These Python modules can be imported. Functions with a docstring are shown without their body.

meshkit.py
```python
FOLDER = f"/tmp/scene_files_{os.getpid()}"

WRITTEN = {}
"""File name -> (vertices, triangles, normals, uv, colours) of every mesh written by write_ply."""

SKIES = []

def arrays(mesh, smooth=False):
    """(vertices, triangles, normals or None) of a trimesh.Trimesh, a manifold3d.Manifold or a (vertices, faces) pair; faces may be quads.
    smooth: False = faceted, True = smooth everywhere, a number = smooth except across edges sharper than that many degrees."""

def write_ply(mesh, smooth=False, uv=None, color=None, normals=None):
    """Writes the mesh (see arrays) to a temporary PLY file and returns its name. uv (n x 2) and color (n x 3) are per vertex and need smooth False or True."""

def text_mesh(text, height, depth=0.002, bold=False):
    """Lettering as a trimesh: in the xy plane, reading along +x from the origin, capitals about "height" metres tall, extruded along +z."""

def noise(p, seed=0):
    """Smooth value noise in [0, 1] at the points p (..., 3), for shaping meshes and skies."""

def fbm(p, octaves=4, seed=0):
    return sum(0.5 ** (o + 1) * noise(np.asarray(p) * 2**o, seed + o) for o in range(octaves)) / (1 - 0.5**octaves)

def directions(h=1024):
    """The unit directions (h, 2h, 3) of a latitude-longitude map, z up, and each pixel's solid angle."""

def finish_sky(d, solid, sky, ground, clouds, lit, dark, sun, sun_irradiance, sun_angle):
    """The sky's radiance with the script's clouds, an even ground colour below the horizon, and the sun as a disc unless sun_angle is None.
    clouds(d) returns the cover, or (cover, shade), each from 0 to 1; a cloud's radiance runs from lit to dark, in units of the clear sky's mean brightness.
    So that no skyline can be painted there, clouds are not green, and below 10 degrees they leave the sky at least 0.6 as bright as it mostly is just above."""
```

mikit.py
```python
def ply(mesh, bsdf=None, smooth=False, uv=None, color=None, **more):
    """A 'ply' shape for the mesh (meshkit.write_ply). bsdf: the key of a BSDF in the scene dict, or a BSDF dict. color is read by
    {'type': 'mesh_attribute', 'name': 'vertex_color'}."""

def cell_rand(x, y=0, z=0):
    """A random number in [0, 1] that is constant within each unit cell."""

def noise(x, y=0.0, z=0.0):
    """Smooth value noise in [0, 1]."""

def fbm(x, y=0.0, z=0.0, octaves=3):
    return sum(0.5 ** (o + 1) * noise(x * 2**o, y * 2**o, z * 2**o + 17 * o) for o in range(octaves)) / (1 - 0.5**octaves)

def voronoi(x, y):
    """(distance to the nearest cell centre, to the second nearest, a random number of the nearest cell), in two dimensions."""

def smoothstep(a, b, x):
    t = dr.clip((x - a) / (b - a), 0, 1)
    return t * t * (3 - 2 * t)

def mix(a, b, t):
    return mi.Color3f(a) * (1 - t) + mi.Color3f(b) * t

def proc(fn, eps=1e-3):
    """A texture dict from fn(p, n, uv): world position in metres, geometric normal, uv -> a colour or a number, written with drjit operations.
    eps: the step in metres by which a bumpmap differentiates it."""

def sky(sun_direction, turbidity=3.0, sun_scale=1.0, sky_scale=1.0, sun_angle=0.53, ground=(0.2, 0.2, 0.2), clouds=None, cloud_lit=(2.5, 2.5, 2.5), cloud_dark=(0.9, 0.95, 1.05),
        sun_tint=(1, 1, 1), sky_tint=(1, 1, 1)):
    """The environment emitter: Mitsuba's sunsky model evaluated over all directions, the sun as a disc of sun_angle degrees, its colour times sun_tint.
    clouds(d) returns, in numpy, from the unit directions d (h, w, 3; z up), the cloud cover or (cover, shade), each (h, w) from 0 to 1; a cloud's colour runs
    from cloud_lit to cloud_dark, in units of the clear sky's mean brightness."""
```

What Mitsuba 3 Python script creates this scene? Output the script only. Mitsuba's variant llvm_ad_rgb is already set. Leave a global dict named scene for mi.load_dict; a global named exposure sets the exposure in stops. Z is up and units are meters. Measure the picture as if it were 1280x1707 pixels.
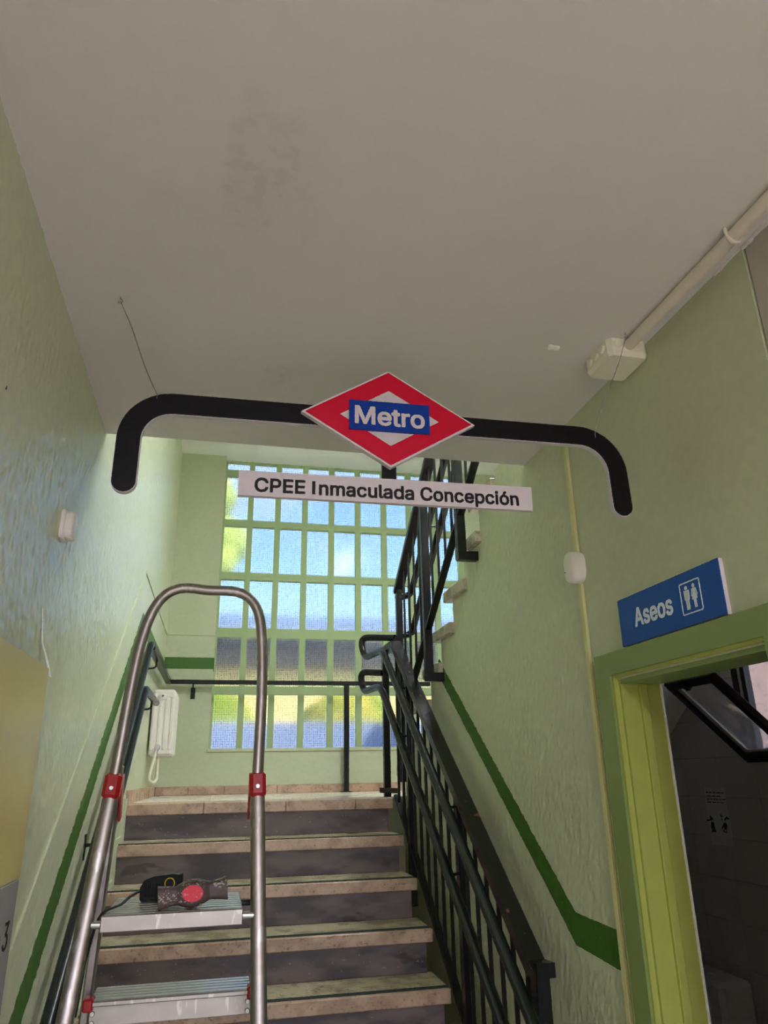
import math, random
import numpy as np, trimesh, drjit as dr, mitsuba as mi
import mikit
from mikit import proc, noise, fbm, voronoi, cell_rand, smoothstep, mix
from meshkit import text_mesh
from shapely import affinity
from shapely.geometry import Polygon, LineString, Point, box as sbox
from shapely.ops import unary_union

random.seed(7)
np.random.seed(7)
T = mi.ScalarTransform4f

# ------------------------------------------------------------------ camera, light
H = 1.7455                                   # eye height
FWD, UP = [0.208, 0.916, 0.342], [-0.058, -0.337, 0.940]
exposure = 3.5
scene = {}
labels = {}
scene['camera'] = {'type': 'perspective', 'fov': 56.1086, 'fov_axis': 'x', 'near_clip': 0.02, 'far_clip': 500.0,
                   'to_world': T().look_at(origin=[0, 0, H], target=[FWD[0], FWD[1], H + FWD[2]], up=UP)}


def clouds(d):
    import meshkit
    n = meshkit.fbm(d * np.array([3.0, 3.0, 7.0]) + 4.0, 4)
    c = np.clip((n - 0.38) / 0.35, 0, 1)
    return c * 0.45, 0.3 * c


scene['sky'] = mikit.sky([0.55, -0.45, 0.75], turbidity=3.0, sky_scale=0.95, sun_scale=0.8, ground=(0.25, 0.25, 0.24),
                         clouds=clouds, cloud_lit=(1.9, 1.9, 1.9), cloud_dark=(1.2, 1.22, 1.28), sky_tint=(0.95, 1.0, 1.02))
ADDED_HALL_LAMP = (8.2, 8.05, 9.2)                       # added unseen lamps behind the camera, brightening the interior
ADDED_UPPER_LAMP = (6.4, 6.6, 6.8)  # added out-of-view lamp that lifts the light in the stairwell


# ------------------------------------------------------------------ materials
def lin(r, g, b):
    return [((c / 255) / 12.92 if c / 255 <= 0.04045 else ((c / 255 + 0.055) / 1.055) ** 2.4) for c in (r, g, b)]


def rgb(c):
    return {'type': 'rgb', 'value': [float(x) for x in c]}


def mat(key, color, rough=0.5, metal=0.0, spec=0.5, bump=None, bscale=1.0, eps=1e-3, **kw):
    b = {'type': 'principled', 'base_color': color if isinstance(color, dict) else rgb(color),
         'roughness': rough if isinstance(rough, dict) else float(rough), 'metallic': float(metal), **kw}
    if not metal:
        b['specular'] = float(spec)
    if bump is not None:
        b = {'type': 'bumpmap', 'arbitrary': proc(bump, eps=eps), 'scale': float(bscale), 'bsdf': b}
    scene[key] = {'type': 'twosided', 'bsdf': b}
    return key


GREEN = lin(188, 194, 165)


def wall_color(p, n, uv):
    a = fbm(p.x * 1.7 + 3, p.y * 1.7, p.z * 1.7, 3)
    g = noise(p.x * 60, p.y * 60, p.z * 45)
    return mi.Color3f(*GREEN) * (0.92 + 0.10 * a + 0.06 * g)


def smooth_relief(p, n, uv):
    return fbm(p.x * 40, p.y * 40, p.z * 40, 2)


mat('m_wall_gotele', proc(wall_color), 0.30, spec=0.5)
mat('m_wall_right', proc(wall_color), 0.42, spec=0.35)
mat('m_wall_smooth', proc(wall_color), 0.45, spec=0.35, bump=smooth_relief, bscale=0.0012, eps=3e-3)
DARK_GREEN = lin(62, 104, 36)
mat('m_stripe', DARK_GREEN, 0.34, spec=0.45)


def ceiling_color(p, n, uv):
    base = mi.Color3f(*lin(215, 212, 209))
    a = fbm(p.x * 2.2, p.y * 2.2, 1.0, 3)
    blot = smoothstep(0.56, 0.70, fbm(p.x * 5.5 + 9, p.y * 4.5 + 2, 4.0, 4)) * smoothstep(0.35, 0.5, noise(p.x * 1.7, p.y * 1.7 + 5, 2.0))
    fine = smoothstep(0.45, 0.7, fbm(p.x * 45, p.y * 45, 3.0, 3))
    return base * (0.965 + 0.06 * a) * (1 - 0.15 * blot * (0.35 + 0.65 * fine))


mat('m_ceiling', proc(ceiling_color), 0.75, spec=0.2, bump=smooth_relief, bscale=0.0009, eps=3e-3)
mat('m_white_paint', lin(242, 243, 240), 0.6, spec=0.3)
mat('m_grey_paint', lin(178, 172, 164), 0.6, spec=0.3)
mat('m_hall', lin(214, 205, 196), 0.6, spec=0.3)
mat('m_lattice', lin(164, 184, 138), 0.6, spec=0.3, bump=smooth_relief, bscale=0.002, eps=3e-3)


def floor_color(p, n, uv):
    d1, d2, r = voronoi(p.x * 60, p.y * 60)
    chip = smoothstep(0.25, 0.12, d1)
    return mix(lin(176, 170, 158), lin(120, 112, 100), chip * r)


mat('m_floor', proc(floor_color), 0.3, spec=0.5)


def marble(base, dark):
    def fn(p, n, uv):
        a = fbm(p.x * 14, p.y * 14, p.z * 14, 4)
        sx = p.x + 0.013 * p.z
        d1, d2, r = voronoi(sx * 55 + 0.7 * a, (p.y + p.z) * 80)
        chip = smoothstep(0.45, 0.2, d1) * smoothstep(0.35, 0.75, r)
        pit = smoothstep(0.70, 0.78, fbm(p.x * 60, p.y * 60, p.z * 60, 2))
        c = mix(base, dark, 0.22 * chip + 0.55 * smoothstep(0.38, 0.66, a))
        return c * (1 - 0.35 * pit)
    return fn


mat('m_marble', proc(marble(lin(190, 161, 137), lin(140, 108, 86))), 0.32, spec=0.5)
mat('m_tread_top', proc(marble(lin(176, 166, 140), lin(112, 102, 82))), 0.36, spec=0.45)
mat('m_landing', proc(marble(lin(214, 208, 196), lin(160, 152, 138))), 0.16, spec=0.6)
mat('m_upper_tread', proc(marble(lin(196, 190, 170), lin(140, 130, 110))), 0.4, spec=0.4)


def riser_color(p, n, uv):
    a = fbm(p.x * 5, p.y * 5, p.z * 12, 4)
    s = smoothstep(0.80, 0.86, fbm(p.x * 70, p.y * 70, p.z * 70, 2))
    blot = smoothstep(0.60, 0.72, fbm(p.x * 9 + 4, p.z * 22, 3.0, 3)) * smoothstep(0.5, 0.7, noise(p.x * 3, p.z * 6, 8.0))
    c = mix(lin(112, 98, 96), lin(74, 66, 70), smoothstep(0.3, 0.7, a))
    return c * (1 - 0.45 * blot) + mi.Color3f(0.10, 0.09, 0.08) * s


mat('m_riser', proc(riser_color), 0.42, spec=0.4)
mat('m_strip', lin(38, 52, 50), 0.6, spec=0.3)


def chipped(p, n, uv):
    s = smoothstep(0.74, 0.78, fbm(p.x * 38, p.y * 38, p.z * 38, 3))
    return mix(lin(10, 12, 13), lin(150, 72, 56), s * 0.7)


mat('m_rail_black', lin(10, 12, 14), 0.36, spec=0.4)
mat('m_rail_chipped', proc(chipped), 0.30, spec=0.5)
mat('m_rail_tube', lin(11, 17, 18), 0.28, spec=0.45)
mat('m_iron', lin(20, 22, 25), 0.45, spec=0.4)


def alu(p, n, uv):
    a = fbm(p.x * 12, p.y * 12, p.z * 30, 3)
    s = smoothstep(0.62, 0.72, fbm(p.x * 80, p.y * 80, p.z * 18, 3))
    return mi.Color3f(0.44, 0.40, 0.37) * (0.78 + 0.3 * a) + mi.Color3f(0.16) * s


mat('m_alu', proc(alu), 0.44, metal=1.0)
mat('m_alu_bright', rgb([0.72, 0.72, 0.73]), 0.30, metal=1.0)
mat('m_red_plastic', lin(150, 22, 30), 0.25, spec=0.6)
mat('m_steel', rgb([0.55, 0.54, 0.53]), 0.3, metal=1.0)
mat('m_black', lin(13, 14, 17), 0.4, spec=0.4)
mat('m_sign_black', lin(9, 9, 14), 0.45, spec=0.25)
mat('m_sign_edge', lin(198, 194, 196), 0.5, spec=0.3)
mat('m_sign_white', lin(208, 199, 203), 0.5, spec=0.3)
mat('m_sign_red', lin(203, 4, 48), 0.45, spec=0.3)
mat('m_sign_blue', lin(0, 52, 146), 0.45, spec=0.3)
mat('m_aseos_blue', lin(12, 74, 160), 0.45, spec=0.3)
mat('m_aseos_text', lin(208, 222, 232), 0.5, spec=0.3)
mat('m_text', lin(18, 18, 22), 0.5, spec=0.3)
mat('m_frame_green', lin(124, 144, 84), 0.36, spec=0.45)
mat('m_frame_lime', lin(166, 174, 88), 0.4, spec=0.4)
mat('m_white_plastic', lin(232, 228, 222), 0.35, spec=0.5)
mat('m_box_white', lin(226, 222, 206), 0.5, spec=0.3)
mat('m_conduit', lin(206, 204, 150), 0.45, spec=0.35)
mat('m_pipe', lin(214, 206, 192), 0.5, spec=0.35)
mat('m_led', lin(20, 20, 20), 0.3)
mat('m_radiator', lin(226, 222, 214), 0.35, spec=0.5)
mat('m_cabinet', lin(196, 186, 120), 0.30, spec=0.6)
mat('m_cabinet_edge', lin(176, 164, 120), 0.4)
mat('m_cabinet_grey', lin(138, 138, 138), 0.35, spec=0.5)


def rust(p, n, uv):
    s = smoothstep(0.55, 0.66, fbm(p.x * 260, p.y * 260, p.z * 260, 3)) * smoothstep(0.35, 0.6, noise(p.x * 40, p.y * 40, p.z * 40))
    a = fbm(p.x * 40, p.y * 40, p.z * 40, 3)
    return mix(mix(lin(82, 66, 62), lin(52, 42, 42), a), lin(196, 180, 168), 0.65 * s)


mat('m_hammer', proc(rust), 0.5, spec=0.5)


def red_worn(p, n, uv):
    s = smoothstep(0.55, 0.7, fbm(p.x * 160, p.y * 160, p.z * 160, 3))
    return mix(lin(204, 40, 58), lin(206, 120, 120), s)


mat('m_hammer_red', proc(red_worn), 0.5, spec=0.4)
mat('m_wood', lin(150, 104, 62), 0.5)
mat('m_yellow', lin(200, 170, 30), 0.5)
mat('m_wire', rgb([0.30, 0.29, 0.27]), 0.4, metal=1.0)
mat('m_bath_wall', lin(186, 184, 186), 0.55, spec=0.3)
mat('m_bath_ceiling', lin(186, 178, 180), 0.7, spec=0.2)
mat('m_bath_grout', lin(150, 148, 150), 0.7, spec=0.2)
mat('m_partition', lin(124, 128, 132), 0.4, spec=0.4)
mat('m_paper', lin(205, 204, 205), 0.8, spec=0.1)
mat('m_ink', lin(30, 30, 32), 0.8, spec=0.1)
mat('m_ceramic', lin(205, 205, 208), 0.2, spec=0.5)
mat('m_seat', lin(215, 216, 218), 0.3, spec=0.5)


def pink_wall(p, n, uv):
    a = fbm(p.x * 5, p.y * 5, p.z * 5, 4)
    cr = smoothstep(0.03, 0.0, dr.abs(fbm(p.y * 3 + 5, p.z * 3, 2.0, 4) - 0.5))
    return mi.Color3f(*lin(208, 174, 163)) * (0.86 + 0.22 * a) * (1 - 0.12 * cr)


mat('m_pink_wall', proc(pink_wall), 0.85, spec=0.1)
scene['m_glass'] = {'type': 'principledthin', 'base_color': rgb((0.97, 0.985, 1.0)), 'roughness': 0.13, 'spec_trans': 0.92, 'diff_trans': 0.9, 'eta': 1.25}
scene['m_glass_clear'] = {'type': 'thindielectric', 'int_ior': 1.5}


def ribbed(p, n, uv):
    return 0.5 + 0.5 * dr.sin(p.z * 900)


mat('m_ribbed_pane', lin(190, 182, 170), 0.3, spec=0.5, bump=ribbed, bscale=0.0008)
mat('m_window_black', lin(16, 17, 18), 0.4, spec=0.4)
# outside
mat('m_pave', lin(188, 190, 196), 0.9, spec=0.1)
mat('m_garden_wall', lin(112, 134, 172), 0.9, spec=0.1)
mat('m_pale_wall', lin(190, 182, 128), 0.9, spec=0.1)
mat('m_fascia', lin(104, 132, 172), 0.8, spec=0.1)
mat('m_dark_glazing', lin(54, 57, 60), 0.5, spec=0.3)
mat('m_gutter', lin(170, 172, 174), 0.6)


def hedge_color(p, n, uv):
    a = fbm(p.x * 1.2, p.y * 1.2, p.z * 1.4, 4)
    return mix(lin(92, 118, 40), lin(150, 150, 70), smoothstep(0.3, 0.7, a))


mat('m_hedge', proc(hedge_color), 0.8, spec=0.1)
mat('m_tree_leaf', lin(142, 164, 92), 0.8, spec=0.1)
mat('m_bark', lin(96, 80, 62), 0.9, spec=0.1)
scene['m_added_lamp'] = {'type': 'twosided', 'bsdf': {'type': 'diffuse', 'reflectance': rgb((0.8, 0.8, 0.8))}}


# ------------------------------------------------------------------ mesh helpers
def box(x0, x1, y0, y1, z0, z1):
    m = trimesh.creation.box(extents=(abs(x1 - x0), abs(y1 - y0), abs(z1 - z0)))
    m.apply_translation(((x0 + x1) / 2, (y0 + y1) / 2, (z0 + z1) / 2))
    return m


def cbox(x0, x1, y0, y1, z0, z1, c=0.003):
    """A box with chamfered edges."""
    x0, x1, y0, y1, z0, z1 = min(x0, x1), max(x0, x1), min(y0, y1), max(y0, y1), min(z0, z1), max(z0, z1)
    c = min(c, 0.45 * min(x1 - x0, y1 - y0, z1 - z0))
    pts = []
    for sx, x in ((1, x0), (-1, x1)):
        for sy, y in ((1, y0), (-1, y1)):
            for sz, z in ((1, z0), (-1, z1)):
                pts += [(x, y + sy * c, z + sz * c), (x + sx * c, y, z + sz * c), (x + sx * c, y + sy * c, z)]
    return trimesh.convex.convex_hull(np.array(pts))


def bar(p, q, w, h, up=(0, 0, 1), c=0.002):
    """A chamfered rectangular bar from p to q: w across, h along 'up'."""
    p, q, up = np.array(p, float), np.array(q, float), np.array(up, float)
    L = np.linalg.norm(q - p)
    t = (q - p) / L
    s = np.cross(t, up)
    s /= np.linalg.norm(s)
    u = np.cross(s, t)
    m = cbox(-w / 2, w / 2, 0, L, -h / 2, h / 2, c)
    M = np.eye(4)
    M[:3, 0], M[:3, 1], M[:3, 2], M[:3, 3] = s, t, u, p
    m.apply_transform(M)
    return m


def round_path(pts, r, n=6):
    """The polyline with its corners rounded to radius about r."""
    pts = [np.array(p, float) for p in pts]
    out = [pts[0]]
    for a, b, c in zip(pts, pts[1:], pts[2:]):
        k = min(r, 0.49 * np.linalg.norm(b - a), 0.49 * np.linalg.norm(c - b))
        s, e = b + (a - b) / np.linalg.norm(a - b) * k, b + (c - b) / np.linalg.norm(c - b) * k
        for i in range(n + 1):
            t = i / n
            out.append((1 - t) ** 2 * s + 2 * t * (1 - t) * b + t * t * e)
    out.append(pts[-1])
    keep = [out[0]]
    for p in out[1:]:
        if np.linalg.norm(p - keep[-1]) > 1e-5:
            keep.append(p)
    return np.array(keep)


def tube(pts, r, sides=14, r2=None, up=(0, 0, 1)):
    """A closed tube along a polyline; r along the frame's side, r2 along its other axis."""
    p = np.asarray(pts, float)
    r2 = r if r2 is None else r2
    d = np.diff(p, axis=0)
    d /= np.linalg.norm(d, axis=1, keepdims=True)
    t = np.vstack([d[:1], d[:-1] + d[1:], d[-1:]])
    t /= np.linalg.norm(t, axis=1, keepdims=True)
    a = np.cross(t[0], up)
    if np.linalg.norm(a) < 1e-3:
        a = np.cross(t[0], (1, 0, 0))
    rings, ang = [], np.arange(sides) * 2 * np.pi / sides
    for i in range(len(p)):
        a = a - t[i] * (a @ t[i])
        a /= np.linalg.norm(a)
        b = np.cross(t[i], a)
        rings.append(p[i] + np.cos(ang)[:, None] * a * r + np.sin(ang)[:, None] * b * r2)
    v = np.vstack(rings + [p[:1], p[-1:]])
    f, n = [], len(p)
    for i in range(n - 1):
        for j in range(sides):
            k = (j + 1) % sides
            f += [(i * sides + j, i * sides + k, (i + 1) * sides + k), (i * sides + j, (i + 1) * sides + k, (i + 1) * sides + j)]
    for j in range(sides):
        k = (j + 1) % sides
        f += [(n * sides, k, j), (n * sides + 1, (n - 1) * sides + j, (n - 1) * sides + k)]
    m = trimesh.Trimesh(v, f, process=False)
    m.fix_normals()
    return m


def join(*ms):
    return trimesh.util.concatenate([m for m in ms])


def extrude(poly, depth):
    return join(*[trimesh.creation.extrude_polygon(g, depth, engine='earcut') for g in getattr(poly, 'geoms', [poly])])


def prism_x(poly, x0, x1):
    """Extrudes a polygon given in (y, z) from x0 to x1."""
    m = extrude(poly, abs(x1 - x0))
    m.apply_transform(np.array([[0, 0, 1, min(x0, x1)], [1, 0, 0, 0], [0, 1, 0, 0], [0, 0, 0, 1.0]]))
    return m


def prism_y(poly, y0, y1):
    """Extrudes a polygon given in (x, z) from y0 (the front, towards the camera) to y1."""
    m = extrude(poly, abs(y1 - y0))
    m.apply_transform(np.array([[1, 0, 0, 0], [0, 0, -1, max(y0, y1)], [0, 1, 0, 0], [0, 0, 0, 1.0]]))
    return m


def lathe(profile, axis='z', sides=32):
    m = trimesh.creation.revolve(np.array(profile, float), sections=sides)
    if axis == 'y':
        m.apply_transform(trimesh.transformations.rotation_matrix(-math.pi / 2, (1, 0, 0)))
    if axis == 'x':
        m.apply_transform(trimesh.transformations.rotation_matrix(math.pi / 2, (0, 1, 0)))
    return m


def move(m, *d):
    m = m.copy()
    m.apply_translation(d)
    return m


def add(key, mesh, m, smooth=30, **more):
    base, n = key, 0
    while key in scene:
        n += 1
        key = f'{base}_{n:03d}'
    scene[key] = mikit.ply(mesh, m, smooth=smooth, **more)
    return key


def reuse(key, src, to_world):
    base, n = key, 0
    while key in scene:
        n += 1
        key = f'{base}_{n:03d}'
    scene[key] = {**scene[src], 'to_world': to_world}
    return key


def lab(key, label, category=None, group=None, kind=None):
    d = {}
    for k, v in (('label', label), ('category', category), ('group', group), ('kind', kind)):
        if v:
            d[k] = v
    labels[key] = d


# ------------------------------------------------------------------ dimensions
XL, XR, ZC = -0.466, 1.1856, 2.9455          # left wall, right wall, low ceiling
YW = 6.30                                    # window wall
ZL = 1.615                                   # half landing
RISE, GO, Y1 = ZL / 9, 0.2526, 4.392         # lower flight: 9 risers, the landing's nosing at y = Y1
YC = 2.561                                   # edge of the low ceiling
ZTOP = 4.56
XE = 2.65                                    # far right wall of stairwell and toilet


def ux(k):                                   # upper flight: back edge of tread k
    return 3.842 - 0.2376 * (k - 4)


def uz(k):                                   # upper flight: top of tread k
    return 2.318 + 0.1755 * (k - 4)


# ------------------------------------------------------------------ structure
add('wall_left', box(XL - 0.15, XL, -1.2, YW + 0.3, -0.1, ZTOP + 0.3), 'm_wall_gotele', False)
lab('wall_left', 'pale green textured wall along the left of the stairs', 'wall', kind='structure')
# right wall: door opening and the stepped upper edge under the rising flight
DY0, DY1, DZ = 1.375, 2.045, 2.005            # door opening
prof = [(1.211, 0), (1.211, ZC + 0.12), (YC + 0.05, ZC + 0.12)]
ks = [k for k in range(8, -1, -1) if uz(k) - 0.06 < ZC + 0.12]
pts = []
for k in ks:
    top = uz(k) - 0.057
    pts += [(ux(k), top if pts else min(ZC + 0.12, top)), (ux(k - 1) if k else ux(-1) + 0.0, top)]
pts = [(ux(ks[0]), ZC + 0.12)] + pts
pts[1] = (ux(ks[0]), pts[2][1])
last_y = ux(-1)
pts = [p for p in pts if p[0] <= ux(0) + 1e-6] + [(ux(0), 0)]
wall_poly = Polygon(prof + pts).buffer(0)
wall_poly = wall_poly.difference(sbox(DY0, -0.2, DY1, DZ))
add('wall_right', prism_x(wall_poly, XR, XR + 0.13), 'm_wall_right', False)
lab('wall_right', 'pale green wall on the right with stepped edge under the rising stair flight', 'wall', kind='structure')
# gotele plaster coats (real relief) with their painted stripes
import meshkit
GRAIN, AMP = 0.0060, 0.0060


def relief(y, z):
    p = np.stack([np.asarray(y) * 68.0, np.asarray(z) * 40.0, np.zeros_like(np.asarray(y, float))], -1)
    return 0.0018 + AMP * (meshkit.fbm(p, 3, seed=3) - 0.5)


def coat(y, z, x, sign, extra=0.0, keep=None):
    """A relief sheet over the grid y, z on the plane x, bulging along sign * x."""
    n, m = y.shape
    v = np.c_[(x + sign * (relief(y, z) + extra)).ravel(), y.ravel(), z.ravel()]
    i, j = np.meshgrid(np.arange(n - 1), np.arange(m - 1), indexing='ij')
    q = np.stack([i * m + j, (i + 1) * m + j, (i + 1) * m + j + 1, i * m + j + 1], -1).reshape(-1, 4)
    if keep is not None:
        q = q[keep(v[q].mean(1)[:, 1:])]
    if sign < 0:
        q = q[:, ::-1]
    return trimesh.Trimesh(v, np.vstack([q[:, [0, 1, 2]], q[:, [0, 2, 3]]]), process=False)


def strip(lower, upper, x, sign):
    ys, zs = [], []
    n = 14
    for (a, b), (c, d) in zip(zip(lower, lower[1:]), zip(upper, upper[1:])):
        k = max(2, int(math.dist(a, b) / GRAIN))
        for t_ in np.linspace(0, 1, k, endpoint=False):
            lo_, hi_ = np.array(a) + t_ * (np.array(b) - np.array(a)), np.array(c) + t_ * (np.array(d) - np.array(c))
            s_ = np.linspace(0, 1, n)[:, None]
            w = lo_ + s_ * (hi_ - lo_)
            ys.append(w[:, 0])
            zs.append(w[:, 1])
    return coat(np.array(ys), np.array(zs), x, sign, 0.0007)


gy_, gz_ = np.meshgrid(np.arange(0.6, YW + 0.001, GRAIN), np.arange(1.0, ZTOP, GRAIN), indexing='ij')
add('wall_left__plaster_coat', coat(gy_, gz_, XL, 1), 'm_wall_gotele', True)
add('wall_left__green_stripe', strip([(1.2, 0.955), (2.15, 0.955), (4.41, 2.555), (YW, 2.555)], [(1.2, 1.06), (2.10, 1.06), (4.37, 2.66), (YW, 2.66)], XL, 1), 'm_stripe', True)
stl = LineString([(1.2, 1.27), (2.05, 1.27), (4.30, 2.885), (YW, 2.885)]).buffer(0.006, join_style=2)
add('wall_left__dado_bead', prism_x(stl, XL - 0.003, XL + 0.008), 'm_wall_smooth', False)
import shapely
inside = wall_poly.buffer(-0.004)
gy_, gz_ = np.meshgrid(np.arange(2.196, 4.8, GRAIN), np.arange(0.25, 3.06, GRAIN), indexing='ij')
add('wall_right__plaster_coat', coat(gy_, gz_, XR, -1, 0.0, lambda c: shapely.contains_xy(inside, c[:, 0], c[:, 1])), 'm_wall_right', True)
add('wall_right__green_stripe', strip([(2.185, 1.197), (2.493, 1.212), (3.955, 2.29)], [(2.185, 1.302), (2.478, 1.309), (3.90, 2.345)], XR, -1), 'm_stripe', True)

# window wall
ZL = 1.615                                   # half landing
RISE, GO, Y1 = ZL / 9, 0.2526, 4.392         # lower flight: 9 risers, the landing's nosing at y = Y1
YC = 2.561                                   # edge of the low ceiling
ZTOP = 4.56
XE = 2.65                                    # far right wall of stairwell and toilet


def ux(k):                                   # upper flight: back edge of tread k
    return 3.842 - 0.2376 * (k - 4)


def uz(k):                                   # upper flight: top of tread k
    return 2.318 + 0.1755 * (k - 4)


# ------------------------------------------------------------------ structure
add('wall_left', box(XL - 0.15, XL, -1.2, YW + 0.3, -0.1, ZTOP + 0.3), 'm_wall_gotele', False)
lab('wall_left', 'pale green textured wall along the left of the stairs', 'wall', kind='structure')
# right wall: door opening and the stepped upper edge under the rising flight
DY0, DY1, DZ = 1.375, 2.045, 2.005            # door opening
prof = [(1.211, 0), (1.211, ZC + 0.12), (YC + 0.05, ZC + 0.12)]
ks = [k for k in range(8, -1, -1) if uz(k) - 0.06 < ZC + 0.12]
pts = []
for k in ks:
    top = uz(k) - 0.057
    pts += [(ux(k), top if pts else min(ZC + 0.12, top)), (ux(k - 1) if k else ux(-1) + 0.0, top)]
pts = [(ux(ks[0]), ZC + 0.12)] + pts
pts[1] = (ux(ks[0]), pts[2][1])
last_y = ux(-1)
pts = [p for p in pts if p[0] <= ux(0) + 1e-6] + [(ux(0), 0)]
wall_poly = Polygon(prof + pts).buffer(0)
wall_poly = wall_poly.difference(sbox(DY0, -0.2, DY1, DZ))
add('wall_right', prism_x(wall_poly, XR, XR + 0.13), 'm_wall_right', False)
lab('wall_right', 'pale green wall on the right with stepped edge under the rising stair flight', 'wall', kind='structure')
# painted stripes (thin coats)
st = Polygon([(DY1 + 0.09 + 0.05, 1.302), (2.478, 1.309), (3.90, 2.345), (3.955, 2.29), (2.493, 1.212), (DY1 + 0.09 + 0.05, 1.197)])
add('wall_right__green_stripe', prism_x(st, XR - 0.002, XR + 0.004), 'm_stripe', False)
stl = Polygon([(1.2, 1.06), (2.10, 1.06), (4.37, 2.66), (YW, 2.66), (YW, 2.555), (4.41, 2.555), (2.15, 0.955), (1.2, 0.955)])
add('wall_left__green_stripe', prism_x(stl, XL - 0.004, XL + 0.002), 'm_stripe', False)
stl = LineString([(1.2, 1.27), (2.05, 1.27), (4.30, 2.885), (YW, 2.885)]).buffer(0.006, join_style=2)
add('wall_left__dado_bead', prism_x(stl, XL - 0.003, XL + 0.006), 'm_wall_smooth', False)

# window wall
WX0, WX1, WZ0 = -0.064, 2.238, 1.965
wp = sbox(XL - 0.15, -0.1, XE + 0.15, ZTOP + 0.3).difference(sbox(WX0, WZ0, WX1, ZTOP + 0.35))
add('wall_back', prism_y(wp, YW, YW + 0.30), 'm_wall_smooth', False)
lab('wall_back', 'pale green wall around the glass block window on the landing', 'wall', kind='structure')
add('wall_back__green_stripe', box(XL, WX0 - 0.0, YW - 0.002, YW + 0.004, 2.60, 2.695), 'm_stripe', False)
add('wall_back__green_stripe', box(WX0 - 0.002, WX0 + 0.004, YW - 0.002, YW + 0.10, 2.59, 2.69), 'm_stripe', False)
add('wall_back__dado_bead', box(XL, WX0, YW - 0.006, YW + 0.003, 2.88, 2.893), 'm_wall_smooth', False)
add('wall_back__window_ledge', cbox(WX0 - 0.01, WX1 + 0.01, YW - 0.012, YW + 0.12, WZ0 - 0.028, WZ0, 0.004), 'm_wall_smooth', False)

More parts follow.
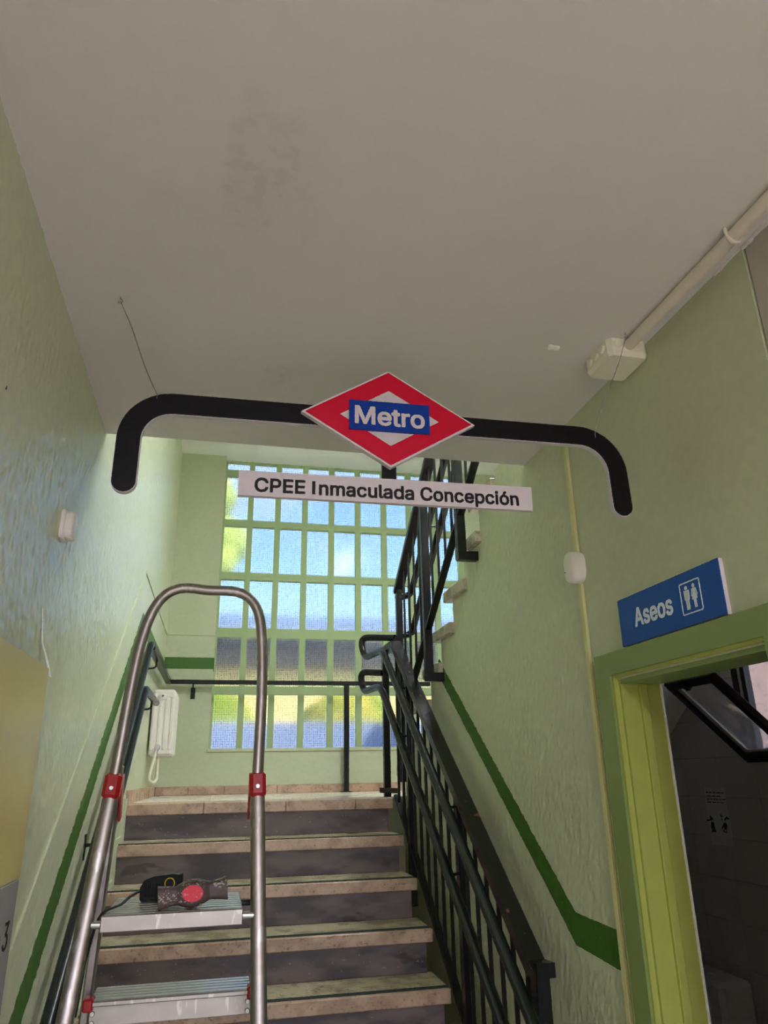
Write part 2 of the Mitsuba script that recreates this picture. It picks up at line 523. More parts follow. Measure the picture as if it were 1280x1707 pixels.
# ceilings
add('ceiling', box(XL - 0.15, XE + 0.2, -1.2, YC, ZC, ZC + 0.30), 'm_ceiling', False)
lab('ceiling', 'low off-white plaster ceiling with smudges over the foot of the stairs', 'ceiling', kind='structure')
add('ceiling_upper', box(XL - 0.15, XE + 0.2, 1.4, YW + 0.165, ZTOP, ZTOP + 0.2), 'm_white_paint', False)
lab('ceiling_upper', 'white ceiling high over the window landing', 'ceiling', kind='structure')
add('wall_upper_front', box(XL - 0.15, XE + 0.2, 1.25, 1.4, ZC + 0.30, ZTOP + 0.2), 'm_white_paint', False)
lab('wall_upper_front', 'white wall of the upper floor behind the ceiling edge', 'wall', kind='structure')
add('wall_far_right', box(XE, XE + 0.15, 1.25, YW + 0.3, 2.62, ZTOP + 0.2), 'm_wall_smooth', False)
lab('wall_far_right', 'green wall at the far right of the stairwell', 'wall', kind='structure')
# pier strip where the wall meets the ceiling (paint of the ceiling runs a little down) and the recess right of it
add('wall_hall_right', box(1.42, 1.57, -1.2, 1.211, -0.1, ZC), 'm_grey_paint', False)
lab('wall_hall_right', 'grey wall in the recess at the far right edge', 'wall', kind='structure')
add('trim_1', cbox(1.190, 1.42, 1.02, 1.2095, 0.0, ZC, 0.004), 'm_grey_paint', False)
lab('trim_1', 'grey pier at the far right edge past the wall corner', 'trim', kind='structure')

# floor and the hall behind the camera
add('floor', box(-3.0, 4.5, -6.2, 7.0, -0.1, 0), 'm_floor', False)
lab('floor', 'terrazzo floor of the hall', 'floor', kind='structure')
add('ceiling_hall', box(-3.0, 4.5, -6.2, -1.2, ZC, ZC + 0.2), 'm_ceiling', False)
lab('ceiling_hall', 'ceiling of the entrance hall', 'ceiling', kind='structure')
for i, b in enumerate([(-3.15, -3.0, -6.2, -1.2, -0.1, ZC), (4.5, 4.65, -6.2, -1.2, -0.1, ZC), (-3.0, XL - 0.15, -1.25, -1.1, -0.1, ZC), (1.57, 4.5, -1.25, -1.1, -0.1, ZC),
                       (-3.15, -1.5, -6.35, -6.2, -0.1, ZC), (2.5, 4.65, -6.35, -6.2, -0.1, ZC), (-1.5, 2.5, -6.35, -6.2, 2.5, ZC)]):
    k = 'wall_hall_' + ('west', 'east', 'north', 'north_east', 'south', 'south_east', 'south_top')[i]
    add(k, box(*b), 'm_hall', False)
    lab(k, 'plain wall of the entrance hall', 'wall', kind='structure')

# ------------------------------------------------------------------ window of glass panes in a concrete lattice
GY = YW + 0.10
LX0, LX1 = WX0, WX1
PITCH, PW = 0.2567, 0.202
cols = [(-0.046 + 0.2537 * i, -0.046 + 0.2537 * i + 0.203) for i in range(9)]
cols = [c for c in cols if c[1] < LX1 + 0.02]
rows = [(1.968, 2.405), (2.472, 2.888), (2.972, 3.409), (3.475, 3.914), (3.974, 4.407), (4.468, 4.548)]
holes = []
for a, b in cols:
    for c, d in rows:
        holes.append(sbox(a + 0.008, c + 0.008, b - 0.008, d - 0.008).buffer(0.008, quad_segs=3))
lat = sbox(LX0 - 0.02, WZ0 - 0.02, LX1 + 0.02, ZTOP + 0.02).difference(unary_union(holes))
add('window_1', prism_y(lat, GY, GY + 0.06), 'm_lattice', False)
lab('window_1', 'large landing window of wired glass panes in a green concrete lattice', 'window', kind='structure')


def wire_mesh(w, h, nx, nz):
    out = []
    for i in range(1, nx):
        out.append(box(w * i / nx - 0.0009, w * i / nx + 0.0009, 0, 0.0012, 0, h))
    for j in range(1, nz):
        out.append(box(0, w, 0, 0.0012, h * j / nz - 0.0009, h * j / nz + 0.0009))
    return join(*out)


shared = {}
for r, (c, d) in enumerate(rows):
    for a, b in cols:
        w, h = b - a, d - c
        if r not in shared:
            sheet = trimesh.Trimesh([(0, 0, 0), (w, 0, 0), (w, 0, h), (0, 0, h)], [(0, 1, 2), (0, 2, 3)], process=False)
            shared[r] = (mikit.ply(sheet, 'm_glass'), mikit.ply(wire_mesh(w, h, 11, max(4, round(h / 0.0182))), 'm_black'))
        n = sum(1 for k in scene if k.startswith('window_1__pane') and k.count('__') == 1)
        key = 'window_1__pane' + (f'_{n:03d}' if n else '')
        scene[key] = {**shared[r][0], 'to_world': T().translate([a, GY + 0.045, c])}
        scene[key + '__wire_mesh'] = {**shared[r][1], 'to_world': T().translate([a, GY + 0.040, c])}
        labels[key + '__wire_mesh'] = {'kind': 'stuff'}

# ------------------------------------------------------------------ lower flight
t = 'staircase'
lab(t, 'stair flight with thick beige marble treads and dark risers up to the landing', 'staircase')
XS = 1.02
body = [(Y1 - 8 * GO + 0.03, 0)]
for k in range(8, -1, -1):                    # k = 0 is the landing
    y, z = Y1 - k * GO + 0.03, ZL - k * RISE - 0.058
    body += [(y, z)]
    if k:
        body += [(y + GO, z)]
body += [(4.80, ZL - 0.058), (4.80, ZL - 0.25), (Y1 - 8 * GO + 0.55, 0)]
add(t + '__body', prism_x(Polygon(body), XL, XS - 0.03), 'm_wall_smooth', False)
labels[t + '__body'] = {'label': 'pale green painted side of the stairs'}
for k in range(1, 9):
    y, z = Y1 - k * GO, ZL - k * RISE
    key = add(t + '__tread', cbox(XL, XS, y, y + GO + 0.05, z - 0.056, z - 0.002, 0.004), 'm_marble', 20)
    add(key + '__tread_surface', box(XL, XS - 0.004, y + 0.052, y + GO + 0.031, z - 0.004, z), 'm_tread_top', False)
    add(key + '__anti_slip_strip', cbox(XL + 0.002, XS - 0.006, y + 0.022, y + 0.052, z - 0.003, z + 0.0015, 0.001), 'm_strip', False)
for k in range(0, 9):
    y, z = Y1 - k * GO, ZL - k * RISE
    key = add(t + '__riser', cbox(XL, XS - 0.026, y + 0.022, y + 0.034, z - RISE, z - 0.054, 0.002), 'm_riser', False)
# stepped skirting against the left wall
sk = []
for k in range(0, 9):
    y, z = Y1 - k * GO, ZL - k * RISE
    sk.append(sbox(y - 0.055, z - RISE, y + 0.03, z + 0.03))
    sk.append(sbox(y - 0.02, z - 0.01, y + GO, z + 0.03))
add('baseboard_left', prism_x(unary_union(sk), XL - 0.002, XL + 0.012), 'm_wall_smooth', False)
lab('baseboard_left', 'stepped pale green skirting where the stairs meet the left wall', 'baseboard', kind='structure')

# half landing
t = 'floor_landing'
add(t, join(box(XL, 1.06, 4.80, YW, ZL - 0.25, ZL - 0.01), box(1.06, XE, 4.80, YW, ZL - 0.25, ZL - 0.01), box(XL, XS - 0.03, Y1 + 0.03, 4.80, ZL - 0.056, ZL - 0.01)), 'm_wall_smooth', False)
lab(t, 'half landing paved in pale polished stone with a thick beige edge', 'landing', kind='structure')
xs = [XL, -0.05, 0.40, 0.80, XS]
for a, b in zip(xs, xs[1:]):
    add(t + '__nosing_slab', cbox(a + 0.0008, b - 0.0008, Y1, Y1 + 0.32, ZL - 0.057, ZL, 0.004), 'm_marble', 20)
gx = np.linspace(XL, XE, 8)
gy = np.linspace(Y1 + 0.32, YW, 5)
for i in range(7):
    for j in range(4):
        if gx[i] > 1.0 and gy[j] < 4.75:
            continue
        add(t + '__paving_tile', cbox(gx[i] + 0.001, gx[i + 1] - 0.001, gy[j] + 0.001, gy[j + 1] - 0.001, ZL - 0.012, ZL, 0.001), 'm_landing', False)
# skirting tiles
t = 'baseboard_landing'
xs = [XL + 0.015, -0.20, 0.08, 0.50, 0.92, 1.34, 1.76, 2.2, XE]
for i, (a, b) in enumerate(zip(xs, xs[1:])):
    add(t + '__skirting_tile', cbox(a + 0.001, b - 0.001, YW - 0.014, YW, ZL, ZL + 0.066, 0.003), 'm_marble', False)
ys = [Y1 + 0.02, 4.9, 5.37, 5.84, YW - 0.014]
for a, b in zip(ys, ys[1:]):
    add(t + '__skirting_tile', cbox(XL, XL + 0.014, a + 0.001, b - 0.001, ZL, ZL + 0.072, 0.003), 'm_marble', False)
lab(t, 'beige marble skirting tiles around the landing', 'baseboard', kind='structure')

# ------------------------------------------------------------------ upper flight
t = 'upper_staircase'
lab(t, 'upper stair flight whose pale tread ends poke out of the right wall', 'staircase')
body = [(ux(0), ZL - 0.06)]
for k in range(1, 9):
    body += [(ux(k - 1), uz(k) - 0.055), (ux(k), uz(k) - 0.055)]
body += [(ux(8), uz(8) - 0.28), (ux(0), ZL - 0.20)]
add(t + '__body', prism_x(Polygon(body).buffer(0), XR + 0.13, XE), 'm_white_paint', False)
for k in range(1, 9):
    add(t + '__tread', cbox(XR - 0.030, XE, ux(k) - 0.012, ux(k - 1) + 0.075, uz(k) - 0.058, uz(k), 0.004), 'm_upper_tread', 20)
    add(t + '__riser', box(XR + 0.012, XE, ux(k - 1) - 0.012, ux(k - 1) + 0.004, uz(k - 1), uz(k) - 0.058), 'm_riser', False)

# ------------------------------------------------------------------ lower railing on the right of the stairs
t = 'stair_railing'
lab(t, 'black steel railing with flat handrail and side tubes along the lower stair flight', 'railing')


def hz(y):                                    # top of the flat handrail
    return 1.173 + 0.733 * (y - 2.522)


def bz(y):                                    # bottom bar
    return 0.835 + 0.733 * (y - 3.335)


RX = 1.05
n_slope = np.array([0, -0.733, 1.0]) / math.hypot(0.733, 1)
th = 0.036
hp = Polygon([(2.445, hz(2.522) + 0.006), (2.522, hz(2.522)), (4.37, hz(4.37)), (4.66, hz(4.37)), (4.66, hz(4.37) - th), (4.385, hz(4.37) - th), (2.532, hz(2.522) - th - 0.01), (2.445, hz(2.522) - th)])
m = prism_x(hp, RX - 0.031, RX + 0.031)
add(t + '__flat_handrail', m, 'm_rail_chipped', False)
labels[t + '__flat_handrail'] = {'label': 'wide flat black handrail with chipped edges'}
add(t + '__bottom_bar', bar((RX, 2.50, bz(2.50)), (RX, 4.42, bz(4.42)), 0.036, 0.014, n_slope), 'm_rail_black', False)
add(t + '__bottom_bar', bar((RX - 0.06, 4.60, 1.655), (RX + 0.02, 4.44, 1.652), 0.014, 0.03), 'm_rail_black', False)
# newels: end post, two posts on the flight, landing post
add(t + '__newel_post', cbox(RX - 0.024, RX + 0.024, 2.475, 2.523, 0, hz(2.522) - th + 0.002, 0.003), 'm_rail_black', False)
for y, zb in ((3.25, 0.62), (4.09, 1.10)):
    key = add(t + '__newel_post', cbox(RX - 0.018, RX + 0.018, y - 0.02, y + 0.02, zb, hz(y) - th + 0.005, 0.003), 'm_rail_black', False)
    add(key + '__side_bracket', cbox(XS - 0.031, RX + 0.018, y - 0.018, y + 0.018, zb, zb + 0.03, 0.002), 'm_rail_black', False)
add(t + '__newel_post', cbox(1.022, 1.062, 4.615, 4.655, ZL, hz(4.37) - th + 0.004, 0.003), 'm_rail_black', False)
ys = np.arange(2.60, 4.38, 0.1175)
for y in ys:
    if min(abs(y - 3.25), abs(y - 4.09)) < 0.03:
        continue
    add(t + '__baluster', cbox(RX - 0.007, RX + 0.007, y - 0.007, y + 0.007, bz(y) - 0.01, hz(y) - th + 0.004, 0.0015), 'm_rail_black', False)
TX = 0.97


def tz(y, d=0.0):
    return 1.796 + 0.714 * (y - 3.443) - d


lo = 0.262
up_path = round_path([(TX, 2.33, tz(2.33)), (TX, 4.39, tz(4.39)), (0.925, 4.74, tz(4.39) + 0.0), (0.905, 4.78, tz(4.39) + 0.145), (1.09, 4.55, tz(4.39) + 0.105)], 0.10, 10)
add(t + '__tube_handrail', tube(up_path, 0.0215, 16), 'm_rail_tube', 40)
lo_path = round_path([(TX, 2.42, tz(2.42, lo)), (TX, 4.46, tz(4.46, lo)), (0.93, 4.80, tz(4.46, lo)), (0.91, 4.83, tz(4.46, lo) + 0.135), (1.03, 4.65, tz(4.46, lo) + 0.105)], 0.10, 10)
add(t + '__tube_handrail', tube(lo_path, 0.0215, 16), 'm_rail_tube', 40)
add(t + '__tube_end_cap', move(lathe([(0, 0), (0.023, 0), (0.023, 0.008), (0.01, 0.012), (0, 0.012)], 'y'), TX, 2.322, tz(2.33) - 0.004), 'm_iron', 30)
for y, d in ((2.50, 0), (3.25, 0), (4.09, 0), (2.50, lo), (3.25, lo), (4.09, lo)):
    z = tz(y, d)
    add(t + '__tube_bracket', tube(round_path([(TX, y - 0.03, z - 0.018), (TX, y - 0.02, z - 0.055), (RX, y, z - 0.05)], 0.03), 0.006, 8), 'm_iron', 40)

# ------------------------------------------------------------------ upper railing
t = 'upper_stair_railing'
lab(t, 'black steel railing of the upper flight crossing in front of the window', 'railing')
UX = 1.105


def uh(y):
    return 2.868 - 0.690 * (y - 4.50)


n_up = np.array([0, 0.69, 1.0]) / math.hypot(0.69, 1)
add(t + '__flat_handrail', bar((UX, 4.50, uh(4.50)), (UX, 2.70, uh(2.70)), 0.06, 0.034, n_up), 'm_rail_black', False)
ub = 0.845
add(t + '__bottom_bar', bar((UX, 4.48, uh(4.48) - ub), (UX, 2.70, uh(2.70) - ub), 0.038, 0.014, n_up), 'm_rail_black', False)
for d in (0.055, 0.31):
    add(t + '__tube_handrail', tube(round_path([(UX + 0.075, 2.72, uh(2.72) - d), (UX + 0.075, 4.46, uh(4.46) - d), (UX + 0.0, 4.54, uh(4.46) - d)], 0.05), 0.0205, 14), 'm_rail_tube', 40)
add(t + '__newel_post', cbox(UX - 0.020, UX + 0.020, 4.455, 4.495, 1.70, uh(4.475), 0.003), 'm_rail_black', False)
for y, zb in ((3.831, 2.215), (3.19, 2.71)):
    key = add(t + '__newel_post', cbox(UX - 0.022, UX + 0.022, y - 0.022, y + 0.022, zb, uh(y), 0.003), 'm_rail_black', False)
    add(key + '__side_bracket', cbox(UX + 0.01, XR + 0.02, y - 0.022, y + 0.022, zb, zb + 0.045, 0.003), 'm_rail_black', False)
add(t + '__side_bracket', cbox(UX + 0.01, XR + 0.02, 4.457, 4.493, 1.70, 1.735, 0.003), 'm_rail_black', False)
for y in np.arange(2.80, 4.42, 0.128):
    if min(abs(y - 3.831), abs(y - 3.19)) < 0.03:
        continue
    key = add(t + '__baluster', cbox(UX - 0.006, UX + 0.006, y - 0.006, y + 0.006, uh(y) - ub, uh(y), 0.001), 'm_rail_black', False)
for y in (4.40, 3.70, 3.10):
    for d in (0.055, 0.31):
        z = uh(y) - d
        add(t + '__tube_bracket', tube(round_path([(UX + 0.075, y, z - 0.018), (UX + 0.075, y, z - 0.055), (UX, y, z - 0.05)], 0.03), 0.006, 8), 'm_iron', 40)

# ------------------------------------------------------------------ handrails on the left wall and along the landing
t = 'wall_handrail'
lab(t, 'dark tube handrails along the left wall, continuing as a bar before the window', 'handrail')
LX = -0.412


def lz(y, d=0.0):
    return 2.484 + 0.709 * (y - 4.447) - d


add(t + '__tube_handrail', tube(round_path([(LX, 1.95, lz(1.95)), (LX, 4.447, lz(4.447) + 0.006), (LX, 4.53, lz(4.447) + 0.006)], 0.04), 0.0215, 16), 'm_rail_tube', 40)
add(t + '__tube_handrail', tube(round_path([(LX, 1.95, lz(1.95, 0.26)), (LX, 4.257, 2.092), (LX, 5.2, 2.092)], 0.05), 0.0215, 16), 'm_rail_tube', 40)
for k in list(scene):
    if k == t + '__tube_handrail_001':
        scene[k] = mikit.ply(tube(round_path([(LX, 1.95, lz(1.95, 0.26)), (LX, 4.36, lz(4.36, 0.20)), (LX, 5.2, lz(4.36, 0.20))], 0.05), 0.0215, 16), 'm_rail_tube', smooth=40)
add(t + '__landing_bar', cbox(LX - 0.022, LX + 0.022, 4.50, 6.245, 2.466, 2.502, 0.004), 'm_rail_tube', False)
add(t + '__landing_bar', cbox(LX + 0.022, 1.80, 6.205, 6.245, 2.468, 2.500, 0.004), 'm_rail_black', False)
key = add(t + '__landing_post', cbox(1.036, 1.076, 6.205, 6.245, ZL, 2.47, 0.003), 'm_rail_black', False)
add(key + '__base_plate', cbox(1.01, 1.10, 6.185, 6.265, ZL, ZL + 0.006, 0.001), 'm_rail_black', False)
key = add(t + '__bar_bracket', tube(round_path([(-0.216, 6.225, 2.47), (-0.216, 6.225, 2.43), (-0.216, YW, 2.43)], 0.02), 0.006, 8), 'm_iron', 40)
add(key + '__wall_plate', cbox(-0.234, -0.198, YW - 0.006, YW, 2.355, 2.445, 0.002), 'm_iron', False)
for y, d in ((2.3, 0), (3.16, 0), (4.0, 0), (2.3, 0.245), (3.16, 0.235), (4.0, 0.215)):
    z = lz(y, d)
    key = add(t + '__tube_bracket', tube(round_path([(LX, y, z - 0.018), (LX, y, z - 0.055), (XL, y, z - 0.06)], 0.03), 0.006, 8), 'm_iron', 40)
    add(key + '__wall_plate', cbox(XL, XL + 0.005, y - 0.012, y + 0.012, z - 0.11, z - 0.02, 0.001), 'm_iron', False)
for y, z in ((4.95, 2.47), (4.85, lz(4.36, 0.20) - 0.018)):
    add(t + '__tube_bracket', tube(round_path([(LX, y, z), (LX, y, z - 0.05), (XL, y, z - 0.055)], 0.03), 0.006, 8), 'm_iron', 40)

# ------------------------------------------------------------------ metro sign
t = 'metro_sign'
lab(t, 'red diamond Metro sign with black bar and white name plate hanging from the ceiling', 'sign')
YS = 1.68


def flat(poly, y, d):
    """A flat piece of thickness d whose face lies at y, facing the camera."""
    return prism_y(poly, y, y + d)


barline = [(-0.254, 2.41)]
cx, cz, r = -0.155, 2.53, 0.10
barc = LineString([(-0.254, 2.416)] + [(-0.254, 2.52)] + [(-0.152 + 0.102 * math.cos(a), 2.530 + 0.102 * math.sin(a)) for a in np.linspace(math.pi, math.pi / 2, 14)]
                  + [(0.955 + 0.108 * math.cos(a), 2.534 + 0.108 * math.sin(a)) for a in np.linspace(math.pi / 2, 0, 14)] + [(1.0645, 2.434)])
add(t + '__black_bar', flat(barc.buffer(0.0275, quad_segs=12), YS + 0.004, 0.004), 'm_sign_black', False)
add(t + '__white_backing', flat(barc.buffer(0.0290, quad_segs=12), YS + 0.008, 0.016), 'm_sign_edge', False)
dia = Polygon([(0.397, 2.778), (0.637, 2.636), (0.400, 2.492), (0.164, 2.634)])


def scaled(p, s):
    return affinity.scale(p, s, s, origin=(0.3995, 2.635))


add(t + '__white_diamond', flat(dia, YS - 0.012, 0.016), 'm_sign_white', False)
add(t + '__red_diamond', flat(scaled(dia, 0.955).difference(scaled(dia, 0.575)), YS - 0.0145, 0.003), 'm_sign_red', False)
add(t + '__blue_panel', flat(Polygon([(0.289, 2.6765), (0.5065, 2.679), (0.5065, 2.594), (0.289, 2.591)]), YS - 0.020, 0.008), 'm_sign_blue', False)


def heavy_text(text, height, depth, extra):
    """Lettering thickened by 'extra' of its height."""
    m = text_mesh(text, height, 0.001, True)
    tri = m.vertices[:, :2][m.faces[np.all(m.vertices[:, 2][m.faces] < 1e-6, axis=1)]]
    g = unary_union([Polygon(q).buffer(1e-6 * height) for q in tri]).buffer(extra * height, quad_segs=3).simplify(0.004 * height)
    return extrude(g, depth)


def lettering(text, height, x0, z0, y, width=None, extra=0.022, slope=0.0):
    m = heavy_text(text, height, 0.0016, extra)
    b = m.bounds
    m.apply_translation((-b[0][0], 0, 0))
    if width:
        m.apply_scale([width / (b[1][0] - b[0][0]), 1, 1])
    M = np.array([[1, 0, 0, x0], [0, 0, -1, y], [slope, 1, 0, z0], [0, 0, 0, 1.0]])
    m.apply_transform(M)
    return m


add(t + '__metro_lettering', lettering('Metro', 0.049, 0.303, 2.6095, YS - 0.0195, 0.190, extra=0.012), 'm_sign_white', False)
labels[t + '__metro_lettering'] = {'label': 'white lettering Metro'}
add(t + '__stem', flat(sbox(0.3795, 2.43, 0.4175, 2.52), YS + 0.004, 0.008), 'm_sign_black', False)
plate = Polygon([(0.0145, 2.458), (0.788, 2.4655), (0.7865, 2.3985), (0.0145, 2.3915)])
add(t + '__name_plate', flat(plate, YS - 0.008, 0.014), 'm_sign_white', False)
sl = 0.0105
add(t + '__name_lettering', join(lettering('CPEE', 0.0345, 0.0540, 2.4045, YS - 0.0075, 0.1250, extra=0.012, slope=sl),
                                 flat(Polygon([(0.1962, 2.4057), (0.2042, 2.4058), (0.2042, 2.4408), (0.1962, 2.4407)]), YS - 0.0091, 0.0016),
                                 lettering('nmaculada Concepción', 0.0345, 0.2135, 2.4045 + sl * 0.160, YS - 0.0075, 0.5345, extra=0.012, slope=sl)), 'm_text', False)
labels[t + '__name_lettering'] = {'label': 'black lettering CPEE Inmaculada Concepción'}
for (x0, y0), (x1, z1), bend in (((-0.317, 1.708), (-0.197, 2.652), 0.003), ((1.095, 1.60), (1.005, 2.650), 0.005)):
    a, b = np.array([x0, y0, ZC - 0.012]), np.array([x1, YS + 0.003, z1])
    pts = [a + (b - a) * s + np.array([bend * math.sin(s * math.pi * 2), 0, 0]) for s in np.linspace(0, 1, 9)]
    key = add(t + '__hanging_wire', tube(np.array(pts + [b + np.array([0, -0.001, -0.012])]), 0.0011, 6), 'm_wire', 40)
    hook = [np.array([x0 + 0.006 * math.cos(q), y0, ZC - 0.012 + 0.006 * math.sin(q)]) for q in np.linspace(-2.6, 1.5, 9)] + [np.array([x0, y0, ZC])]
    add(key + '__ceiling_hook', tube(np.array(hook), 0.0015, 6), 'm_wire', 40)

# ------------------------------------------------------------------ toilet door frame, sign and door opening
t = 'door_1'
F0, F1, FZ = 2.134, 2.050, 2.086
fr = Polygon([(1.29, 0), (1.29, FZ), (F0, FZ), (F0, 0), (F1, 0), (F1, 2.019), (1.372, 2.019), (1.372, 0)])
add(t, prism_x(fr, XR - 0.020, XR + 0.002), 'm_frame_green', False)
lab(t, 'green painted door frame of the dark toilet under the blue sign', 'door frame', kind='structure')
inner = Polygon([(1.372, 0), (1.372, 2.019), (2.050, 2.019), (2.050, 0), (2.020, 0), (2.020, 1.990), (1.400, 1.990), (1.400, 0)])
jl = Polygon([(2.050, 0), (2.050, 2.019), (1.372, 2.019), (1.372, 2.010), (2.041, 2.010), (2.041, 0)])
add(t + '__rebate_bead', prism_x(jl, XR - 0.012, XR + 0.012), 'm_frame_lime', False)
add(t + '__jamb_lining', join(box(XR + 0.004, XR + 0.135, 2.030, 2.046, 0, 2.01), box(XR + 0.004, XR + 0.135, DY0 - 0.001, 1.392, 0, 2.01)), 'm_frame_lime', False)
add(t + '__head_lining', box(XR + 0.004, XR + 0.135, 1.375, 2.045, 1.992, 2.008), 'm_frame_green', False)
add(t + '__jamb_stop', cbox(XR + 0.06, XR + 0.085, 2.018, 2.031, 0, 1.992, 0.002), 'm_frame_lime', False)
add(t + '__white_edge', box(XR + 0.135, XR + 0.141, 2.026, 2.046, 0, 2.01), 'm_white_paint', False)

t = 'toilet_sign'
lab(t, 'blue toilet sign reading Aseos with two white figures above the green door frame', 'sign')
sp = Polygon([(1.482, 2.091), (1.482, 2.231), (1.960, 2.231), (1.960, 2.091)])
SX = XR - 0.014
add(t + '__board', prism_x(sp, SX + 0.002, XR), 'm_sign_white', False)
add(t + '__blue_face', prism_x(sp, SX, SX + 0.003), 'm_aseos_blue', False)


def on_right(m, y0, z0):
    """Lettering built in the xy plane onto the sign: reads along -y, faces -x."""
    m.apply_transform(np.array([[0, 0, -1, SX + 0.001], [-1, 0, 0, y0], [0, 1, 0, z0], [0, 0, 0, 1.0]]))
    return m


m = heavy_text('Aseos', 0.050, 0.002, 0.012)
m.apply_translation((-m.bounds[0][0], 0, 0))
m.apply_scale([0.190 / m.extents[0], 1, 1])
add(t + '__aseos_lettering', on_right(m, 1.8775, 2.138), 'm_aseos_text', False)
labels[t + '__aseos_lettering'] = {'label': 'white lettering Aseos'}
ring = sbox(-0.037, -0.036, 0.037, 0.036).buffer(0.006, quad_segs=6)
ring = ring.difference(ring.buffer(-0.0032))


def figure(woman):
    parts = [Point(0, 0.027).buffer(0.0052)]
    if woman:
        parts += [Polygon([(-0.006, 0.020), (0.006, 0.020), (0.0055, 0.010), (0.011, -0.008), (-0.011, -0.008), (-0.0055, 0.010)]),
                  sbox(-0.0045, -0.030, -0.0012, -0.006), sbox(0.0012, -0.030, 0.0045, -0.006),
                  Polygon([(0.006, 0.020), (0.0085, 0.019), (0.0135, 0.001), (0.0113, 0.0003)]), Polygon([(-0.006, 0.020), (-0.0085, 0.019), (-0.0135, 0.001), (-0.0113, 0.0003)])]
    else:
        parts += [sbox(-0.0068, -0.006, 0.0068, 0.0205), sbox(-0.0064, -0.030, -0.0010, -0.004), sbox(0.0010, -0.030, 0.0064, -0.004),
                  sbox(0.0080, -0.004, 0.0106, 0.0185), sbox(-0.0106, -0.004, -0.0080, 0.0185), sbox(-0.0106, 0.0165, 0.0106, 0.0205)]
    return unary_union(parts).buffer(0.0002)


yc, zc = 1.605, 2.162
m = extrude(ring, 0.002)
add(t + '__figure_border', on_right(m, yc, zc), 'm_aseos_text', False)
m = extrude(figure(False), 0.002)
m.apply_translation((-0.0155, 0, 0))
key = add(t + '__man_figure', on_right(m, yc, zc), 'm_aseos_text', False)
labels[key] = {'label': 'white figure of a man'}
m = extrude(figure(True), 0.002)
m.apply_translation((0.0155, 0, 0))
key = add(t + '__woman_figure', on_right(m, yc, zc), 'm_aseos_text', False)
labels[key] = {'label': 'white figure of a woman'}

# ------------------------------------------------------------------ wall conduit, detectors, junction box, ceiling pipe
t = 'wall_conduit'
add(t, join(cbox(XR - 0.012, XR, 2.178, 2.200, 2.455, 2.925, 0.002), cbox(XR - 0.012, XR, 2.178, 2.200, 0.0, 2.345, 0.002)), 'm_conduit', False)
lab(t, 'yellowish cable duct running down the right wall beside the door frame', 'cable duct')


def rounded_device(w, h, d, r):
    """A domed lozenge, its back in the plane z = 0, facing +z."""
    p = sbox(-w / 2 + r, -h / 2 + r, w / 2 - r, h / 2 - r).buffer(r, quad_segs=10)
    rings, n = [], 48
    for s, z in ((0.93, 0), (1.0, 0.15 * d), (1.0, 0.6 * d), (0.96, 0.8 * d), (0.86, 0.93 * d), (0.6, d)):
        e = affinity.scale(p, s, 1 - (1 - s) * w / h, origin=(0, 0)).exterior
        rings.append([(*e.interpolate(i / n, normalized=True).coords[0], z) for i in range(n)])
    v = [q for ring in rings for q in ring] + [(0, 0, 0), (0, 0, d * 1.01)]
    f, k = [], len(rings)
    for i in range(k - 1):
        for j in range(n):
            a, b = i * n + j, i * n + (j + 1) % n
            f += [(a, b, b + n), (a, b + n, a + n)]
    for j in range(n):
        f += [(k * n, (j + 1) % n, j), (k * n + 1, (k - 1) * n + j, (k - 1) * n + (j + 1) % n)]
    m = trimesh.Trimesh(v, f, process=False)
    m.fix_normals()
    return m


def mount_right(m, y, z, x=XR):
    m.apply_transform(np.array([[0, 0, -1, x], [-1, 0, 0, y], [0, 1, 0, z], [0, 0, 0, 1.0]]))
    return m


def mount_left(m, y, z, x=XL):
    m.apply_transform(np.array([[0, 0, 1, x], [1, 0, 0, y], [0, 1, 0, z], [0, 0, 0, 1.0]]))
    return m


t = 'motion_detector'
lab(t, 'white oval motion detector on the cable duct of the right wall', 'detector')
add(t + '__housing', mount_right(rounded_device(0.076, 0.112, 0.05, 0.0375), 2.186, 2.400), 'm_white_plastic', 40)
add(t + '__indicator', mount_right(lathe([(0, 0), (0.003, 0), (0.003, 0.003), (0, 0.004)], 'z', 12), 2.205, 2.385, XR - 0.048), 'm_led', 30)
t = 'wall_sensor'
lab(t, 'small white sensor box on the left wall above the ladder', 'sensor')
add(t + '__back_case', mount_left(rounded_device(0.070, 0.086, 0.016, 0.014), 2.085, 2.424), 'm_white_plastic', 40)
add(t + '__front_cover', mount_left(rounded_device(0.062, 0.080, 0.024, 0.018), 2.088, 2.424, XL + 0.014), 'm_white_plastic', 40)

t = 'junction_box'
lab(t, 'white electrical junction box on the ceiling at the end of the pipe', 'junction box')
x0, x1, y0, y1 = 1.055, 1.183, 1.63, 1.775
prof = Polygon([(x0, y0 + 0.012), (x0 + 0.012, y0), (x1 - 0.012, y0), (x1, y0 + 0.012), (x1, y1 - 0.012), (x1 - 0.012, y1), (x0 + 0.012, y1), (x0, y1 - 0.012)])
add(t + '__case', move(extrude(prof, 0.040), 0, 0, ZC - 0.040), 'm_box_white', False)
cover = trimesh.convex.convex_hull(np.vstack([np.c_[np.array(prof.buffer(0.002).exterior.coords), np.full(len(prof.buffer(0.002).exterior.coords), ZC - 0.041)],
                                              np.c_[np.array(prof.buffer(-0.006, join_style=2).exterior.coords), np.full(len(prof.buffer(-0.006, join_style=2).exterior.coords), ZC - 0.056)]]))
add(t + '__cover', cover, 'm_box_white', False)
